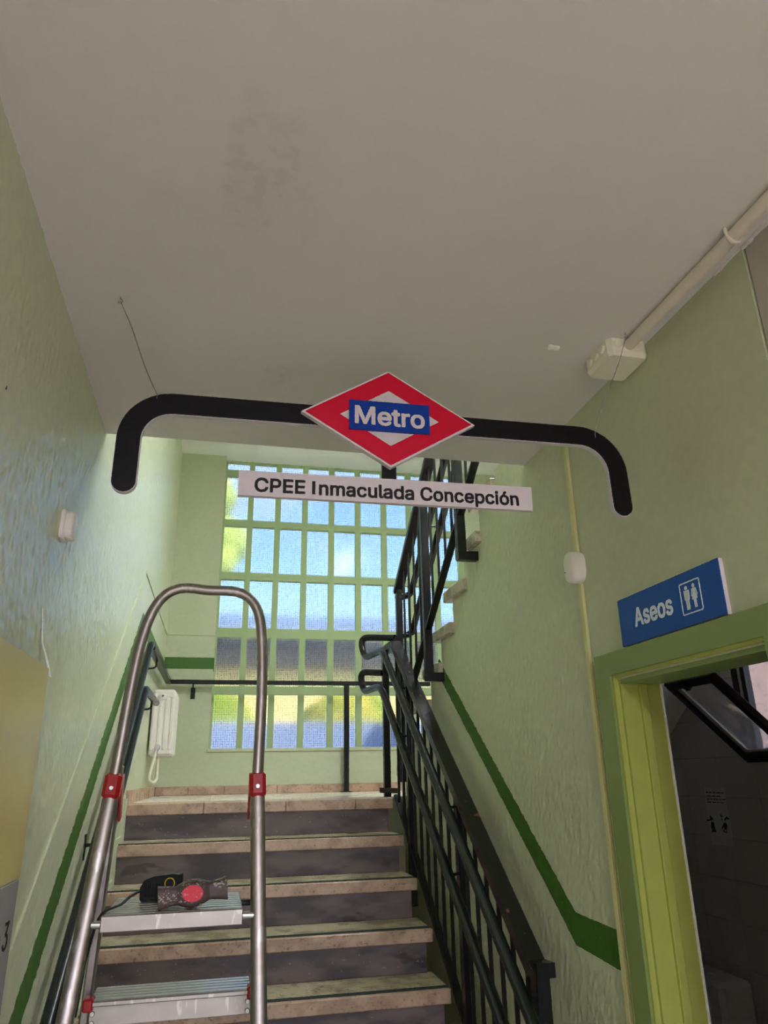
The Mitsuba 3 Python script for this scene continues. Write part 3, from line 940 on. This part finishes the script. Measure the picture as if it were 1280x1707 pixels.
for c, ax in (((1.150, y0, ZC - 0.02), 'y'), ((1.085, y0, ZC - 0.02), 'y'), ((x0, 1.665, ZC - 0.02), 'x'), ((x0, 1.703, ZC - 0.02), 'x'), ((x0, 1.741, ZC - 0.02), 'x')):
    g = lathe([(0, -0.006), (0.010, -0.006), (0.014, 0.0), (0.016, 0.004), (0, 0.004)], ax, 20)
    add(t + '__cable_grommet', move(g, *c), 'm_box_white', 30)
t = 'ceiling_pipe'
lab(t, 'off-white conduit pipe clipped along the ceiling beside the right wall', 'pipe')
add(t + '__pipe', tube([(1.122, 1.63, ZC - 0.020), (1.120, -1.0, ZC - 0.020)], 0.0165, 16), 'm_pipe', 40)
for y in (1.16, 0.3):
    ringp = [(1.121 + 0.019 * math.cos(a), y, ZC - 0.020 + 0.019 * math.sin(a)) for a in np.linspace(-0.3, -math.pi - 0.1, 12)]
    key = add(t + '__pipe_clip', tube(np.array([(1.142, y, ZC - 0.001)] + ringp + [(1.100, y, ZC - 0.001)]), 0.0045, 8), 'm_pipe', 40)
    add(key + '__screw', move(lathe([(0, -0.004), (0.005, -0.004), (0.006, 0.0), (0, 0.0)], 'z', 10), 1.150, y, ZC), 'm_steel', 30)
# cracked plaster lip at the top of the right wall near its corner
pl = []
for i in range(40):
    y = 0.9 + 0.0105 * i
    b = trimesh.creation.icosphere(1, 1.0)
    b.vertices *= 1 + 0.5 * (np.random.rand(len(b.vertices), 1) - 0.5)
    b.apply_scale([0.004 + 0.004 * random.random(), 0.009 + 0.008 * random.random(), 0.003 + 0.004 * random.random()])
    pl.append(move(b, XR - 0.001 + 0.004 * random.random(), y, ZC - 0.002))
add('ceiling__cracked_plaster', join(*pl), 'm_ceiling', False)
labels['ceiling__cracked_plaster'] = {'label': 'rough cracked plaster edge', 'kind': 'stuff'}
pl = [trimesh.creation.icosphere(1, 0.004 + 0.006 * random.random()) for i in range(7)]
for p in pl:
    p.apply_scale([1.3, 1, 0.5])
    p.apply_translation((0.922 + random.uniform(-0.014, 0.014), 1.712 + random.uniform(-0.008, 0.008), ZC - 0.001))
add('ceiling__plaster_blob', join(*pl), 'm_white_paint', 40)

# ------------------------------------------------------------------ left wall cabinet, tape
t = 'wall_cabinet'
lab(t, 'wall cabinet with cream yellow upper panel and grey lower panel at the left edge', 'cabinet')
CX, CY1, CZ1, CZM = -0.424, 1.985, 2.012, 1.535
add(t + '__case', cbox(XL, CX - 0.004, 0.85, CY1 - 0.002, 0.75, CZ1 - 0.002, 0.003), 'm_cabinet_edge', False)
add(t + '__cream_panel', cbox(CX - 0.006, CX, 0.85, CY1, CZM + 0.001, CZ1, 0.002), 'm_cabinet', False)
add(t + '__grey_panel', cbox(CX - 0.006, CX - 0.001, 0.85, CY1, 0.75, CZM - 0.001, 0.002), 'm_cabinet_grey', False)


def on_left(m, y0, z0, x):
    """Lettering built in the xy plane onto a plane facing +x: reads along +y."""
    m.apply_transform(np.array([[0, 0, 1, x], [1, 0, 0, y0], [0, 1, 0, z0], [0, 0, 0, 1.0]]))
    return m


m = text_mesh('3', 0.056, 0.0016, False)
add(t + '__numeral', on_left(m, 1.905, 1.400, CX - 0.0015), 'm_text', False)
labels[t + '__numeral'] = {'label': 'black numeral 3'}
for z in (1.40, 1.225):
    p = sbox(1.62, z - 0.028, 1.868, z + 0.030).buffer(0.01, quad_segs=4)
    add(t + '__dark_slot', prism_x(p, CX - 0.003, CX + 0.0008), 'm_black', False)
add('wall_left__hole', move(lathe([(0, 0), (0.007, 0), (0.006, 0.002), (0, 0.002)], 'x', 8), XL, 1.435, 2.506), 'm_iron', 30)
t = 'tape_strip'
pts = np.array([(XL + 0.001, 1.995, 2.18), (XL + 0.004, 2.02, 2.12), (XL + 0.006, 2.03, 2.085), (XL + 0.014, 2.075, 2.045), (XL + 0.030, 2.06, 2.000)])
v, f = [], []
for i, p in enumerate(pts):
    w = 0.004 + 0.011 * i / 4
    for dx in (0, 0.0008):
        v += [(p[0] + dx, p[1] - w, p[2]), (p[0] + dx, p[1] + w, p[2])]
for i in range(len(pts) - 1):
    a, b = 4 * i, 4 * (i + 1)
    f += [(a, a + 1, b + 1, b), (a + 2, b + 2, b + 3, a + 3), (a, b, b + 2, a + 2), (a + 1, a + 3, b + 3, b + 1)]
add(t, (v, f), 'm_white_paint', False)
lab(t, 'loose white tape strip peeling off the left wall above the cabinet', 'tape')

# ------------------------------------------------------------------ radiator
t = 'radiator'
lab(t, 'white column radiator in the landing corner beside the window', 'radiator')
RY0, RZ0, RZ1 = 5.38, 1.890, 2.332
for i in range(9):
    y = RY0 + 0.055 * i
    front = []
    for j, xx in enumerate((-0.435, -0.395, -0.355, -0.315)):
        front.append(cbox(xx - 0.0165, xx + 0.0165, y, y + 0.046, RZ0 + 0.03, RZ1 - 0.03, 0.010))
    front.append(cbox(-0.452, -0.298, y + 0.004, y + 0.044, RZ1 - 0.065, RZ1, 0.014))
    front.append(cbox(-0.452, -0.298, y + 0.004, y + 0.044, RZ0, RZ0 + 0.06, 0.014))
    front.append(cbox(-0.445, -0.305, y + 0.008, y + 0.038, RZ0 + 0.02, RZ1 - 0.02, 0.006))
    add(t + '__section', join(*front), 'm_radiator', False)
for z, xx in ((RZ1 - 0.045, -0.385),):
    key = add(t + '__plug', move(lathe([(0, 0), (0.026, 0), (0.026, -0.006), (0.018, -0.010), (0, -0.010)][::-1], 'y', 24), xx, RY0 + 0.003, z), 'm_radiator', 30)
    add(key + '__vent_hole', move(lathe([(0, -0.002), (0.006, -0.002), (0.006, 0.004), (0, 0.004)], 'y', 12), xx, RY0 - 0.008, z), 'm_iron', 30)
add(t + '__valve', join(move(lathe([(0, -0.02), (0.016, -0.02), (0.018, 0), (0.016, 0.03), (0, 0.03)], 'y', 12), -0.392, RY0 - 0.012, RZ0 + 0.055), tube([(-0.392, RY0 - 0.02, RZ0 + 0.07), (-0.400, RY0 - 0.025, RZ0 + 0.015)], 0.012, 8)), 'm_steel', 30)
add(t + '__feed_pipe', tube(round_path([(-0.398, RY0 - 0.025, RZ0 + 0.03), (-0.43, RY0 - 0.06, 1.735), (-0.40, RY0 + 0.0, 1.715), (-0.385, RY0 + 0.05, 1.735), (-0.385, RY0 + 0.05, RZ0)], 0.03), 0.010, 10), 'm_box_white', 40)

# ------------------------------------------------------------------ step ladder
t = 'step_ladder'
lab(t, 'aluminium step ladder with arched hand loop and red plastic joints standing before the stairs', 'step ladder')


def leg(p, q, w, h):
    p, q = np.array(p), np.array(q)
    return tube(np.array([p, q]), w, 20, h, up=(0, 1, 0))


jl, jr = np.array([-0.255, 2.10, 1.745]), np.array([0.113, 2.10, 1.742])
fl, frr = jl + (jl - np.array([-0.293, 1.97, 1.22])) * -1 * (1.735 / 0.525), None
fl = jl + (np.array([-0.2925, 1.97, 1.22]) - jl) * (1.735 / 0.525)
fr_ = jr + (np.array([0.1325, 1.97, 1.20]) - jr) * (1.735 / 0.542)
fl[0] = max(fl[0], -0.40)
for a, b in ((jl, fl), (jr, fr_)):
    key = add(t + '__support_leg', leg(b, a, 0.0190, 0.014), 'm_alu', 40)
    add(key + '__rubber_foot', cbox(b[0] - 0.022, b[0] + 0.022, b[1] - 0.016, b[1] + 0.016, 0, b[2] + 0.05, 0.004), 'm_black', False)
hoop = [(-0.2555, 2.10, 1.745), (-0.247, 2.11, 1.86), (-0.235, 2.13, 2.03), (-0.217, 2.14, 2.15), (-0.195, 2.145, 2.215), (-0.160, 2.15, 2.258), (-0.120, 2.15, 2.272), (-0.06, 2.15, 2.268),
        (0.00, 2.15, 2.268), (0.045, 2.15, 2.262), (0.078, 2.148, 2.240), (0.098, 2.145, 2.205), (0.110, 2.14, 2.14), (0.116, 2.13, 2.03), (0.1155, 2.11, 1.86), (0.1135, 2.10, 1.742)]
from scipy.interpolate import CubicSpline
s = np.r_[0, np.cumsum(np.linalg.norm(np.diff(np.array(hoop), axis=0), axis=1))]
hp_ = CubicSpline(s, np.array(hoop))(np.linspace(0, s[-1], 70))
add(t + '__hand_loop', tube(hp_, 0.0165, 18, 0.0145), 'm_alu', 40)
for k, jp in enumerate((jl, jr)):
    d = (fl - jl) / np.linalg.norm(fl - jl) if k == 0 else (fr_ - jr) / np.linalg.norm(fr_ - jr)
    up_ = -d
    a, b = jp + d * 0.052, jp + up_ * 0.016
    key = add(t + '__red_joint', bar(a, b, 0.044, 0.040, (0, -1, 0.2), 0.010), 'm_red_plastic', 30)
    add(key + '__rivet', move(lathe([(0, -0.003), (0.005, -0.003), (0.006, 0.001), (0, 0.001)], 'y', 10), jp[0] + d[0] * 0.02, jp[1] - 0.024, jp[2] - 0.02), 'm_steel', 30)
    add(key + '__side_plate', bar(jp + np.array([(0.018 if k == 0 else -0.018), 0.03, 0.01]), jp + np.array([(0.018 if k == 0 else -0.018), 0.055, -0.10]), 0.005, 0.045, (0, 1, 0), 0.002), 'm_red_plastic', False)


def stile(side, z):                            # the stepped pair of stiles, x and y at height z
    x = -0.250 - 0.045 * (1.75 - z) if side < 0 else 0.112 + 0.040 * (1.75 - z)
    return np.array([x, 2.135 + 0.085 * (1.75 - z), z])


for sd in (-1, 1):
    key = add(t + '__stile', bar(stile(sd, 0.02), stile(sd, 1.78), 0.022, 0.042, (0, 1, 0), 0.004), 'm_alu', False)
    p = stile(sd, 0.0)
    add(key + '__rubber_foot', cbox(p[0] - 0.016, p[0] + 0.016, p[1] - 0.028, p[1] + 0.028, 0, 0.06, 0.004), 'm_black', False)


def ridged(x0, x1, y0, y1, z, n):
    ms = [cbox(x0, x1, y0, y1, z - 0.014, z - 0.003, 0.002)]
    w = (y1 - y0) / n
    for i in range(n):
        ms.append(cbox(x0 + 0.002, x1 - 0.002, y0 + w * (i + 0.15), y0 + w * (i + 0.85), z - 0.004, z, 0.0012))
    return join(*ms)


ZP = 1.447
key = add(t + '__platform', ridged(-0.236, 0.086, 2.004, 2.270, ZP, 8), 'm_alu_bright', False)
labels[key] = {'label': 'ridged standing platform'}
add(key + '__front_rail', cbox(-0.240, 0.086, 1.996, 2.006, ZP - 0.036, ZP - 0.001, 0.002), 'm_alu', False)
add(key + '__pivot_pin', tube([(-0.275, 2.022, ZP - 0.022), (-0.236, 2.022, ZP - 0.022)], 0.009, 14), 'm_steel', 40)
add(key + '__pivot_pin', tube([(0.086, 2.022, ZP - 0.020), (0.128, 2.022, ZP - 0.020)], 0.009, 14), 'm_steel', 40)
add(key + '__pivot_pin', tube([(0.086, 2.16, ZP - 0.012), (0.125, 2.16, ZP - 0.012)], 0.007, 14), 'm_iron', 40)
for i in range(6):
    z = 1.252 - 0.205 * i
    a, b = stile(-1, z), stile(1, z)
    yb = a[1] - 2.175
    xa, xb = a[0] + 0.011, b[0] - 0.011
    key = add(t + '__step', ridged(xa, xb, 2.105 + yb, 2.232 + yb, z, 5), 'm_alu_bright', False)
    add(key + '__front_channel', cbox(xa, xb, 2.098 + yb, 2.107 + yb, z - 0.012, z - 0.001, 0.002), 'm_alu', False)
    add(key + '__stringer', cbox(xa, xb, 2.135 + yb, 2.150 + yb, z - 0.062, z - 0.013, 0.002), 'm_alu', False)
    for sx, xx in ((1, xa), (-1, xb)):
        key2 = add(key + '__red_clip', cbox(xx - 0.012, xx + 0.012, 2.095 + yb, 2.135 + yb, z - 0.022, z + 0.006, 0.004), 'm_red_plastic', False)
        add(key + '__bolt', move(lathe([(0, -0.003), (0.005, -0.003), (0.0065, 0.0), (0, 0.0)], 'y', 10), xx + sx * 0.008, 2.135 + yb, z - 0.034), 'm_steel', 30)
        add(key + '__bolt', move(lathe([(0, -0.003), (0.005, -0.003), (0.0065, 0.0), (0, 0.0)], 'y', 10), xx + sx * 0.008, 2.135 + yb, z - 0.054), 'm_steel', 30)

# ------------------------------------------------------------------ hammer and tape measure on the platform
t = 'hammer'
lab(t, 'rusty club hammer with worn red handle end lying on the ladder platform', 'hammer')
prof = []
for u in np.linspace(-1, 1, 41):
    a = abs(u)
    r = 0.0245 + 0.006 * max(0, 1 - (a / 0.34) ** 2) if a < 0.36 else 0.0185 + 0.0075 * ((a - 0.36) / 0.64) ** 1.2 + 0.006 * max(0, 1 - (a - 0.36) / 0.12)
    prof.append((u * 0.082, r))
secs, n = [], 24
for x, r in prof:
    e = 0.55
    ring = []
    for k in range(n):
        q = 2 * math.pi * k / n + math.pi / n
        c_, s_ = math.cos(q), math.sin(q)
        ring.append((x, r * 0.92 * math.copysign(abs(c_) ** e, c_), r * math.copysign(abs(s_) ** e, s_)))
    secs.append(ring)
v = [p for rg in secs for p in rg] + [(prof[0][0], 0, 0), (prof[-1][0], 0, 0)]
f, k = [], len(secs)
for i in range(k - 1):
    for j in range(n):
        a, b = i * n + j, i * n + (j + 1) % n
        f += [(a, b, b + n), (a, b + n, a + n)]
for j in range(n):
    f += [(k * n, (j + 1) % n, j), (k * n + 1, (k - 1) * n + j, (k - 1) * n + (j + 1) % n)]
head = trimesh.Trimesh(v, f, process=False)
head.fix_normals()
hm = trimesh.transformations.rotation_matrix(math.radians(-5.0), (0, 1, 0))
hm = trimesh.transformations.rotation_matrix(math.radians(5), (0, 0, 1)) @ hm
head.apply_transform(hm)
HC = np.array([-0.036, 2.035, ZP + 0.0335])
head.apply_translation(HC)
add(t + '__head', head, 'm_hammer', 40)
hd = np.array([-0.02, 0.99, -0.08])
hd /= np.linalg.norm(hd)
add(t + '__handle_end', tube(np.array([HC - hd * 0.0312, HC - hd * 0.019]), 0.0250, 24, 0.0185), 'm_hammer_red', 30)
add(t + '__handle', tube(np.array([HC - hd * 0.018, HC + hd * 0.06, HC + hd * 0.20]), 0.0135, 16, 0.0165), 'm_wood', 40)

t = 'tape_measure'
lab(t, 'black tape measure with wrist strap lying behind the hammer on the ladder platform', 'tape measure')
tp = Polygon([(-0.050, 0.004), (-0.046, 0.0), (0.040, 0.0), (0.044, 0.006), (0.044, 0.058), (0.030, 0.060), (-0.020, 0.054), (-0.042, 0.046), (-0.051, 0.030)]).buffer(0.004, quad_segs=4).buffer(-0.002)
body_ = prism_y(tp, -0.021, 0.021)
TM = trimesh.transformations.rotation_matrix(math.radians(-14), (0, 0, 1))
TM[:3, 3] = (-0.116, 2.185, ZP + 0.002)
body_.apply_transform(TM)
add(t + '__case', body_, 'm_black', False)
gr = join(*[cbox(-0.040 + 0.009 * i, -0.035 + 0.009 * i, -0.0235, 0.0235, 0.008, 0.040, 0.002) for i in range(6)])
gr.apply_transform(TM)
add(t + '__grip_ribs', gr, 'm_iron', False)
bd = trimesh.creation.torus(0.0125, 0.0014, 24, 8)
bd.apply_transform(TM @ trimesh.transformations.translation_matrix((0.024, -0.0215, 0.040)) @ trimesh.transformations.rotation_matrix(math.pi / 2, (1, 0, 0)))
add(t + '__yellow_ring', bd, 'm_yellow', 40)
strap = round_path([(-0.166, 2.195, ZP + 0.026), (-0.192, 2.15, ZP + 0.018), (-0.205, 2.07, ZP + 0.010), (-0.240, 2.035, ZP + 0.004), (-0.252, 2.020, ZP - 0.020), (-0.272, 2.06, ZP - 0.10), (-0.285, 2.09, ZP - 0.22)], 0.02)
add(t + '__wrist_strap', tube(strap, 0.0045, 8, 0.0028), 'm_black', 40)

# ------------------------------------------------------------------ toilet room
t = 'wall_toilet'
BW0, BW1, BZ0, BZ1 = 2.80, 3.400, 1.770, 2.50      # window opening
for nm, m in (('wall_toilet_east', prism_x(sbox(1.25, -0.1, 4.3, 2.62).difference(sbox(BW0, BZ0, BW1, BZ1)), XE + 0.012, XE + 0.05)),
              ('wall_toilet_north', box(XR + 0.13, XE + 0.15, 4.3, 4.42, -0.1, 1.55)), ('wall_toilet_south', box(XR + 0.13, XE + 0.15, 1.13, 1.25, -0.1, ZC)),
              ('wall_toilet_east_top', box(XE, XE + 0.15, 1.25, YC + 0.1, 2.62, ZC))):
    add(nm, m, 'm_bath_grout' if nm == 'wall_toilet_east' else 'm_bath_wall', False)
    lab(nm, 'dark grey wall inside the unlit toilet', 'wall', kind='structure')
# wall tiles of the far toilet wall
TW, TH = 0.30, 0.20
for i in range(10):
    for j in range(13):
        y0, z0 = 1.26 + TW * i, 0.0 + TH * j
        g = sbox(y0 + 0.0015, z0 + 0.0015, min(y0 + TW, 4.3) - 0.0015, min(z0 + TH, 2.6) - 0.0015).difference(sbox(BW0, BZ0, BW1, BZ1))
        if g.is_empty or g.area < 0.002 or y0 < 2.1:
            continue
        if g.geom_type == 'MultiPolygon':
            g = max(g.geoms, key=lambda q: q.area)
        add('wall_toilet_east__tile', prism_x(g, XE + 0.006, XE + 0.013), 'm_bath_wall', False)
add('ceiling_toilet', box(XR + 0.131, XE, 1.25, 2.95, 2.60, 2.62), 'm_bath_ceiling', False)
lab('ceiling_toilet', 'dark ceiling of the unlit toilet', 'ceiling', kind='structure')
t = 'window_2'
add(t, prism_x(sbox(BW0, BZ0, BW1, BZ1).difference(sbox(BW0 + 0.04, BZ0 + 0.03, BW1 - 0.04, BZ1 - 0.035)), XE - 0.005, XE + 0.05), 'm_window_black', False)
add(t + '__grey_jamb_strip', box(XE + 0.0, XE + 0.02, BW1 - 0.068, BW1 - 0.041, BZ0 + 0.03, BZ1 - 0.035), 'm_grey_paint', False)
add(t + '__inner_jamb', box(XE - 0.005, XE + 0.03, BW1 - 0.100, BW1 - 0.068, BZ0 + 0.03, BZ1 - 0.035), 'm_window_black', False)
lab(t, 'black framed toilet window whose sash is tilted inward', 'window', kind='structure')
# the tilted sash: hinged at the sill, its top leaning in
tl_, bl_ = np.array([2.235, 0, 2.165]), np.array([2.64, 0, 1.79])
SY0, SY1 = 3.004, 3.388


def sash_bar(y0, y1, s0, s1, th, off=0.0):
    d = bl_ - tl_
    L = np.linalg.norm(d)
    d = d / L
    nn = np.array([d[2], 0, -d[0]])
    m = cbox(s0 * L, s1 * L, y0, y1, -th / 2, th / 2, 0.003)
    M = np.eye(4)
    M[:3, 0], M[:3, 1], M[:3, 2], M[:3, 3] = d, (0, 1, 0), -nn, tl_ - nn * off
    m.apply_transform(M)
    return m


add(t + '__tilted_sash', join(sash_bar(SY0, SY1, 0, 0.085, 0.035), sash_bar(SY0, SY1, 0.915, 1.0, 0.035), sash_bar(SY0, SY0 + 0.045, 0, 1, 0.035), sash_bar(SY1 - 0.045, SY1, 0, 1, 0.035)), 'm_window_black', False)
add(t + '__tilted_sash__pane', sash_bar(SY0 + 0.04, SY1 - 0.04, 0.08, 0.92, 0.006), 'm_glass', False)
add(t + '__tilted_sash__glazing_bead', join(sash_bar(SY1 - 0.075, SY1 - 0.045, 0.085, 0.915, 0.014), sash_bar(SY0 + 0.045, SY1 - 0.045, 0.885, 0.915, 0.014)), 'm_grey_paint', False)
add(t + '__tilted_sash__latch', sash_bar((SY0 + SY1) / 2 + 0.03, (SY0 + SY1) / 2 + 0.06, -0.01, 0.11, 0.05), 'm_window_black', False)
t = 'light_well_wall'
add(t, box(5.6, 5.8, 0.5, 11.0, -0.1, 6.5), 'm_pink_wall', False)
lab(t, 'pinkish plaster wall outside the tilted toilet window', 'wall')
t = 'toilet_partition'
lab(t, 'dark partition panel standing inside the toilet behind the door frame', 'partition')
add(t + '__panel', cbox(XR + 0.135, 1.80, 2.80, 2.83, 0.12, 1.843, 0.003), 'm_partition', False)
add(t + '__edge_profile', cbox(1.796, 1.812, 2.794, 2.836, 0.0, 1.848, 0.003), 'm_window_black', False)
t = 'paper_notice'
lab(t, 'paper notice with small drawings on the dark toilet wall', 'notice')
NP = Polygon([(3.800, 1.36), (3.800, 1.648), (3.625, 1.648), (3.625, 1.36)])
add(t + '__sheet', prism_x(NP, XE + 0.0035, XE + 0.0055), 'm_paper', False)
pr = []
for i, z in enumerate((1.622, 1.604, 1.588, 1.572)):
    x = 3.785
    while x > 3.64 + 0.02 * (i % 2):
        w = random.uniform(0.012, 0.035)
        pr.append(sbox(x - w, z - 0.0025, x, z + 0.0025))
        x -= w + 0.008
add(t + '__text_lines', prism_x(unary_union(pr), XE + 0.0025, XE + 0.004), 'm_ink', False)
pr = []
for cy, cz in ((3.770, 1.46), (3.665, 1.46)):
    for i in range(9):
        a = np.array([cy + random.uniform(-0.024, 0.024), cz + random.uniform(-0.045, 0.045)])
        b = a + np.random.uniform(-0.02, 0.02, 2)
        pr.append(LineString([a, b]).buffer(0.004))
    pr.append(Point(cy, cz).buffer(0.014))
add(t + '__drawings', prism_x(unary_union(pr), XE + 0.0025, XE + 0.004), 'm_ink', False)
t = 'toilet_bowl'
lab(t, 'toilet with raised seat against the dark far wall', 'toilet')
TY, TXc = 3.82, 2.62
seat = affinity.scale(Point(0, 0).buffer(0.19, quad_segs=16), 1.0, 1.12)
seat = seat.difference(affinity.scale(seat, 0.66, 0.70))
sm = extrude(seat, 0.022)
# raised: plane leaning back against the cistern
sm.apply_transform(np.array([[0, 0.18, -0.98, TXc - 0.24], [1, 0, 0, TY], [0, 0.98, 0.18, 0.60], [0, 0, 0, 1.0]]))
add(t + '__raised_seat', sm, 'm_seat', 40)
bowl = trimesh.creation.icosphere(3, 1.0)
bowl.apply_scale([0.26, 0.185, 0.20])
bowl = trimesh.intersections.slice_mesh_plane(bowl, (0, 0, -1), (0, 0, 0.10), cap=True)
bowl.apply_translation((TXc - 0.38, TY, 0.29))
add(t + '__bowl', bowl, 'm_ceramic', 40)
add(t + '__foot', cbox(TXc - 0.52, TXc - 0.14, TY - 0.11, TY + 0.11, 0, 0.22, 0.03), 'm_ceramic', 30)
add(t + '__cistern', cbox(TXc - 0.17, TXc + 0.02, TY - 0.19, TY + 0.19, 0.40, 0.76, 0.02), 'm_ceramic', 30)
add(t + '__flush_button', move(lathe([(0, 0), (0.022, 0), (0.020, 0.008), (0, 0.008)], 'z', 16), TXc - 0.075, TY, 0.76), 'm_steel', 30)

# ------------------------------------------------------------------ outside
add('ground', join(box(-40, 60, YW + 0.3, 90, -0.6, 0.0), box(-40, 60, -60, -6.35, -0.6, -0.1)), 'm_pave', False)
lab('ground', 'pale paved ground outside', 'pavement', kind='structure')
t = 'garden_wall'
add(t, cbox(-6, 14, 13.0, 13.3, 0, 2.62, 0.02), 'm_garden_wall', False)
lab(t, 'pale bluish garden wall outside the lowest row of glass panes', 'wall')
import meshkit
spots = ((-3.0, 2.6, 'yellow-green bush in sunlight beyond the window, leftmost behind the garden wall'), (-0.2, 2.7, 'yellow-green bush in sunlight behind the lower left corner of the window'),
         (2.6, 2.6, 'yellow-green bush in sunlight behind the middle of the lowest window row'), (5.3, 2.5, 'yellow-green bush in sunlight behind the stair railing'),
         (8.1, 2.7, 'yellow-green bush in sunlight beyond the window, rightmost behind the garden wall'))
for i, (hx, w, text) in enumerate(spots):
    m = trimesh.creation.icosphere(4, 1.0)
    m.apply_scale([w * 0.47, 0.9, 1.75])
    d = meshkit.fbm(np.array(m.vertices) * 2.2 + hx, 4) - 0.5
    m.vertices = np.array(m.vertices) + np.array(m.vertex_normals) * (0.40 * d)[:, None]
    m.apply_translation((hx, 15.2, 1.72))
    key = add('bush', m, 'm_hedge', True)
    lab(key, text, 'bush', 'bushes outside the landing window')
t = 'garden_tree'
lab(t, 'pale green tree outside behind the left columns of window panes', 'tree')
blobs = []
for i in range(26):
    b = trimesh.creation.icosphere(2, random.uniform(0.35, 0.75))
    d = meshkit.fbm(np.array(b.vertices) * 3 + i, 3) - 0.5
    b.vertices = np.array(b.vertices) * (1 + 0.5 * d)[:, None]
    q = np.random.normal(size=3)
    q = q / np.linalg.norm(q) * random.uniform(0.2, 1.0)
    b.apply_translation((-1.1 + q[0] * 1.5, 19.0 + q[1] * 1.2, 7.6 + q[2] * 2.0))
    blobs.append(b)
add(t + '__crown', join(*blobs), 'm_tree_leaf', True)
add(t + '__trunk', tube([(-1.1, 19.0, 0), (-1.05, 19.0, 3.0), (-1.1, 19.0, 7.0)], 0.16, 10), 'm_bark', 40)
t = 'school_building'
lab(t, 'low building with dark glazing band seen blurred through the window', 'building')
add(t + '__wall', box(-12, 24, 24.0, 30, 0, 5.05), 'm_pale_wall', False)
add(t + '__dark_band', cbox(-12.2, 24.2, 23.6, 24.1, 5.05, 5.98, 0.03), 'm_dark_glazing', False)
add(t + '__gutter', cbox(-12.3, 24.3, 23.3, 24.2, 5.98, 6.16, 0.05), 'm_gutter', False)
add(t + '__roof_fascia', cbox(-12.2, 24.2, 23.7, 30, 6.16, 6.75, 0.05), 'm_fascia', False)

# ------------------------------------------------------------------ added unseen fill lamps: hall behind the camera, upper flight
for i, (x, y, ZC) in enumerate(((0.4, -2.4, ZC), (0.4, -4.2, ZC), (2.6, -3.2, ZC), (1.6, 3.3, ZTOP))):
    t = 'added_ceiling_lamp' + (f'_{i:03d}' if i else '')
    lab(t, ('added unseen fill lamp nearest the corridor in the entrance hall', 'added unseen fill lamp by the entrance', 'added unseen fill lamp to the right in the entrance hall', 'added unseen fill lamp over the upper stair flight')[i], 'added_lamp')
    add(t + '__housing', cbox(x - 0.16, x + 0.16, y - 0.62, y + 0.62, ZC - 0.06, ZC, 0.006), 'm_white_paint', False)
    d = trimesh.Trimesh([(x - 0.15, y - 0.6, ZC - 0.062), (x + 0.15, y - 0.6, ZC - 0.062), (x + 0.15, y + 0.6, ZC - 0.062), (x - 0.15, y + 0.6, ZC - 0.062)], [(0, 2, 1), (0, 3, 2)], process=False)
    add(t + '__diffuser', d, 'm_added_lamp', False, emitter={'type': 'area', 'radiance': rgb(ADDED_UPPER_LAMP if i == 3 else ADDED_HALL_LAMP)})
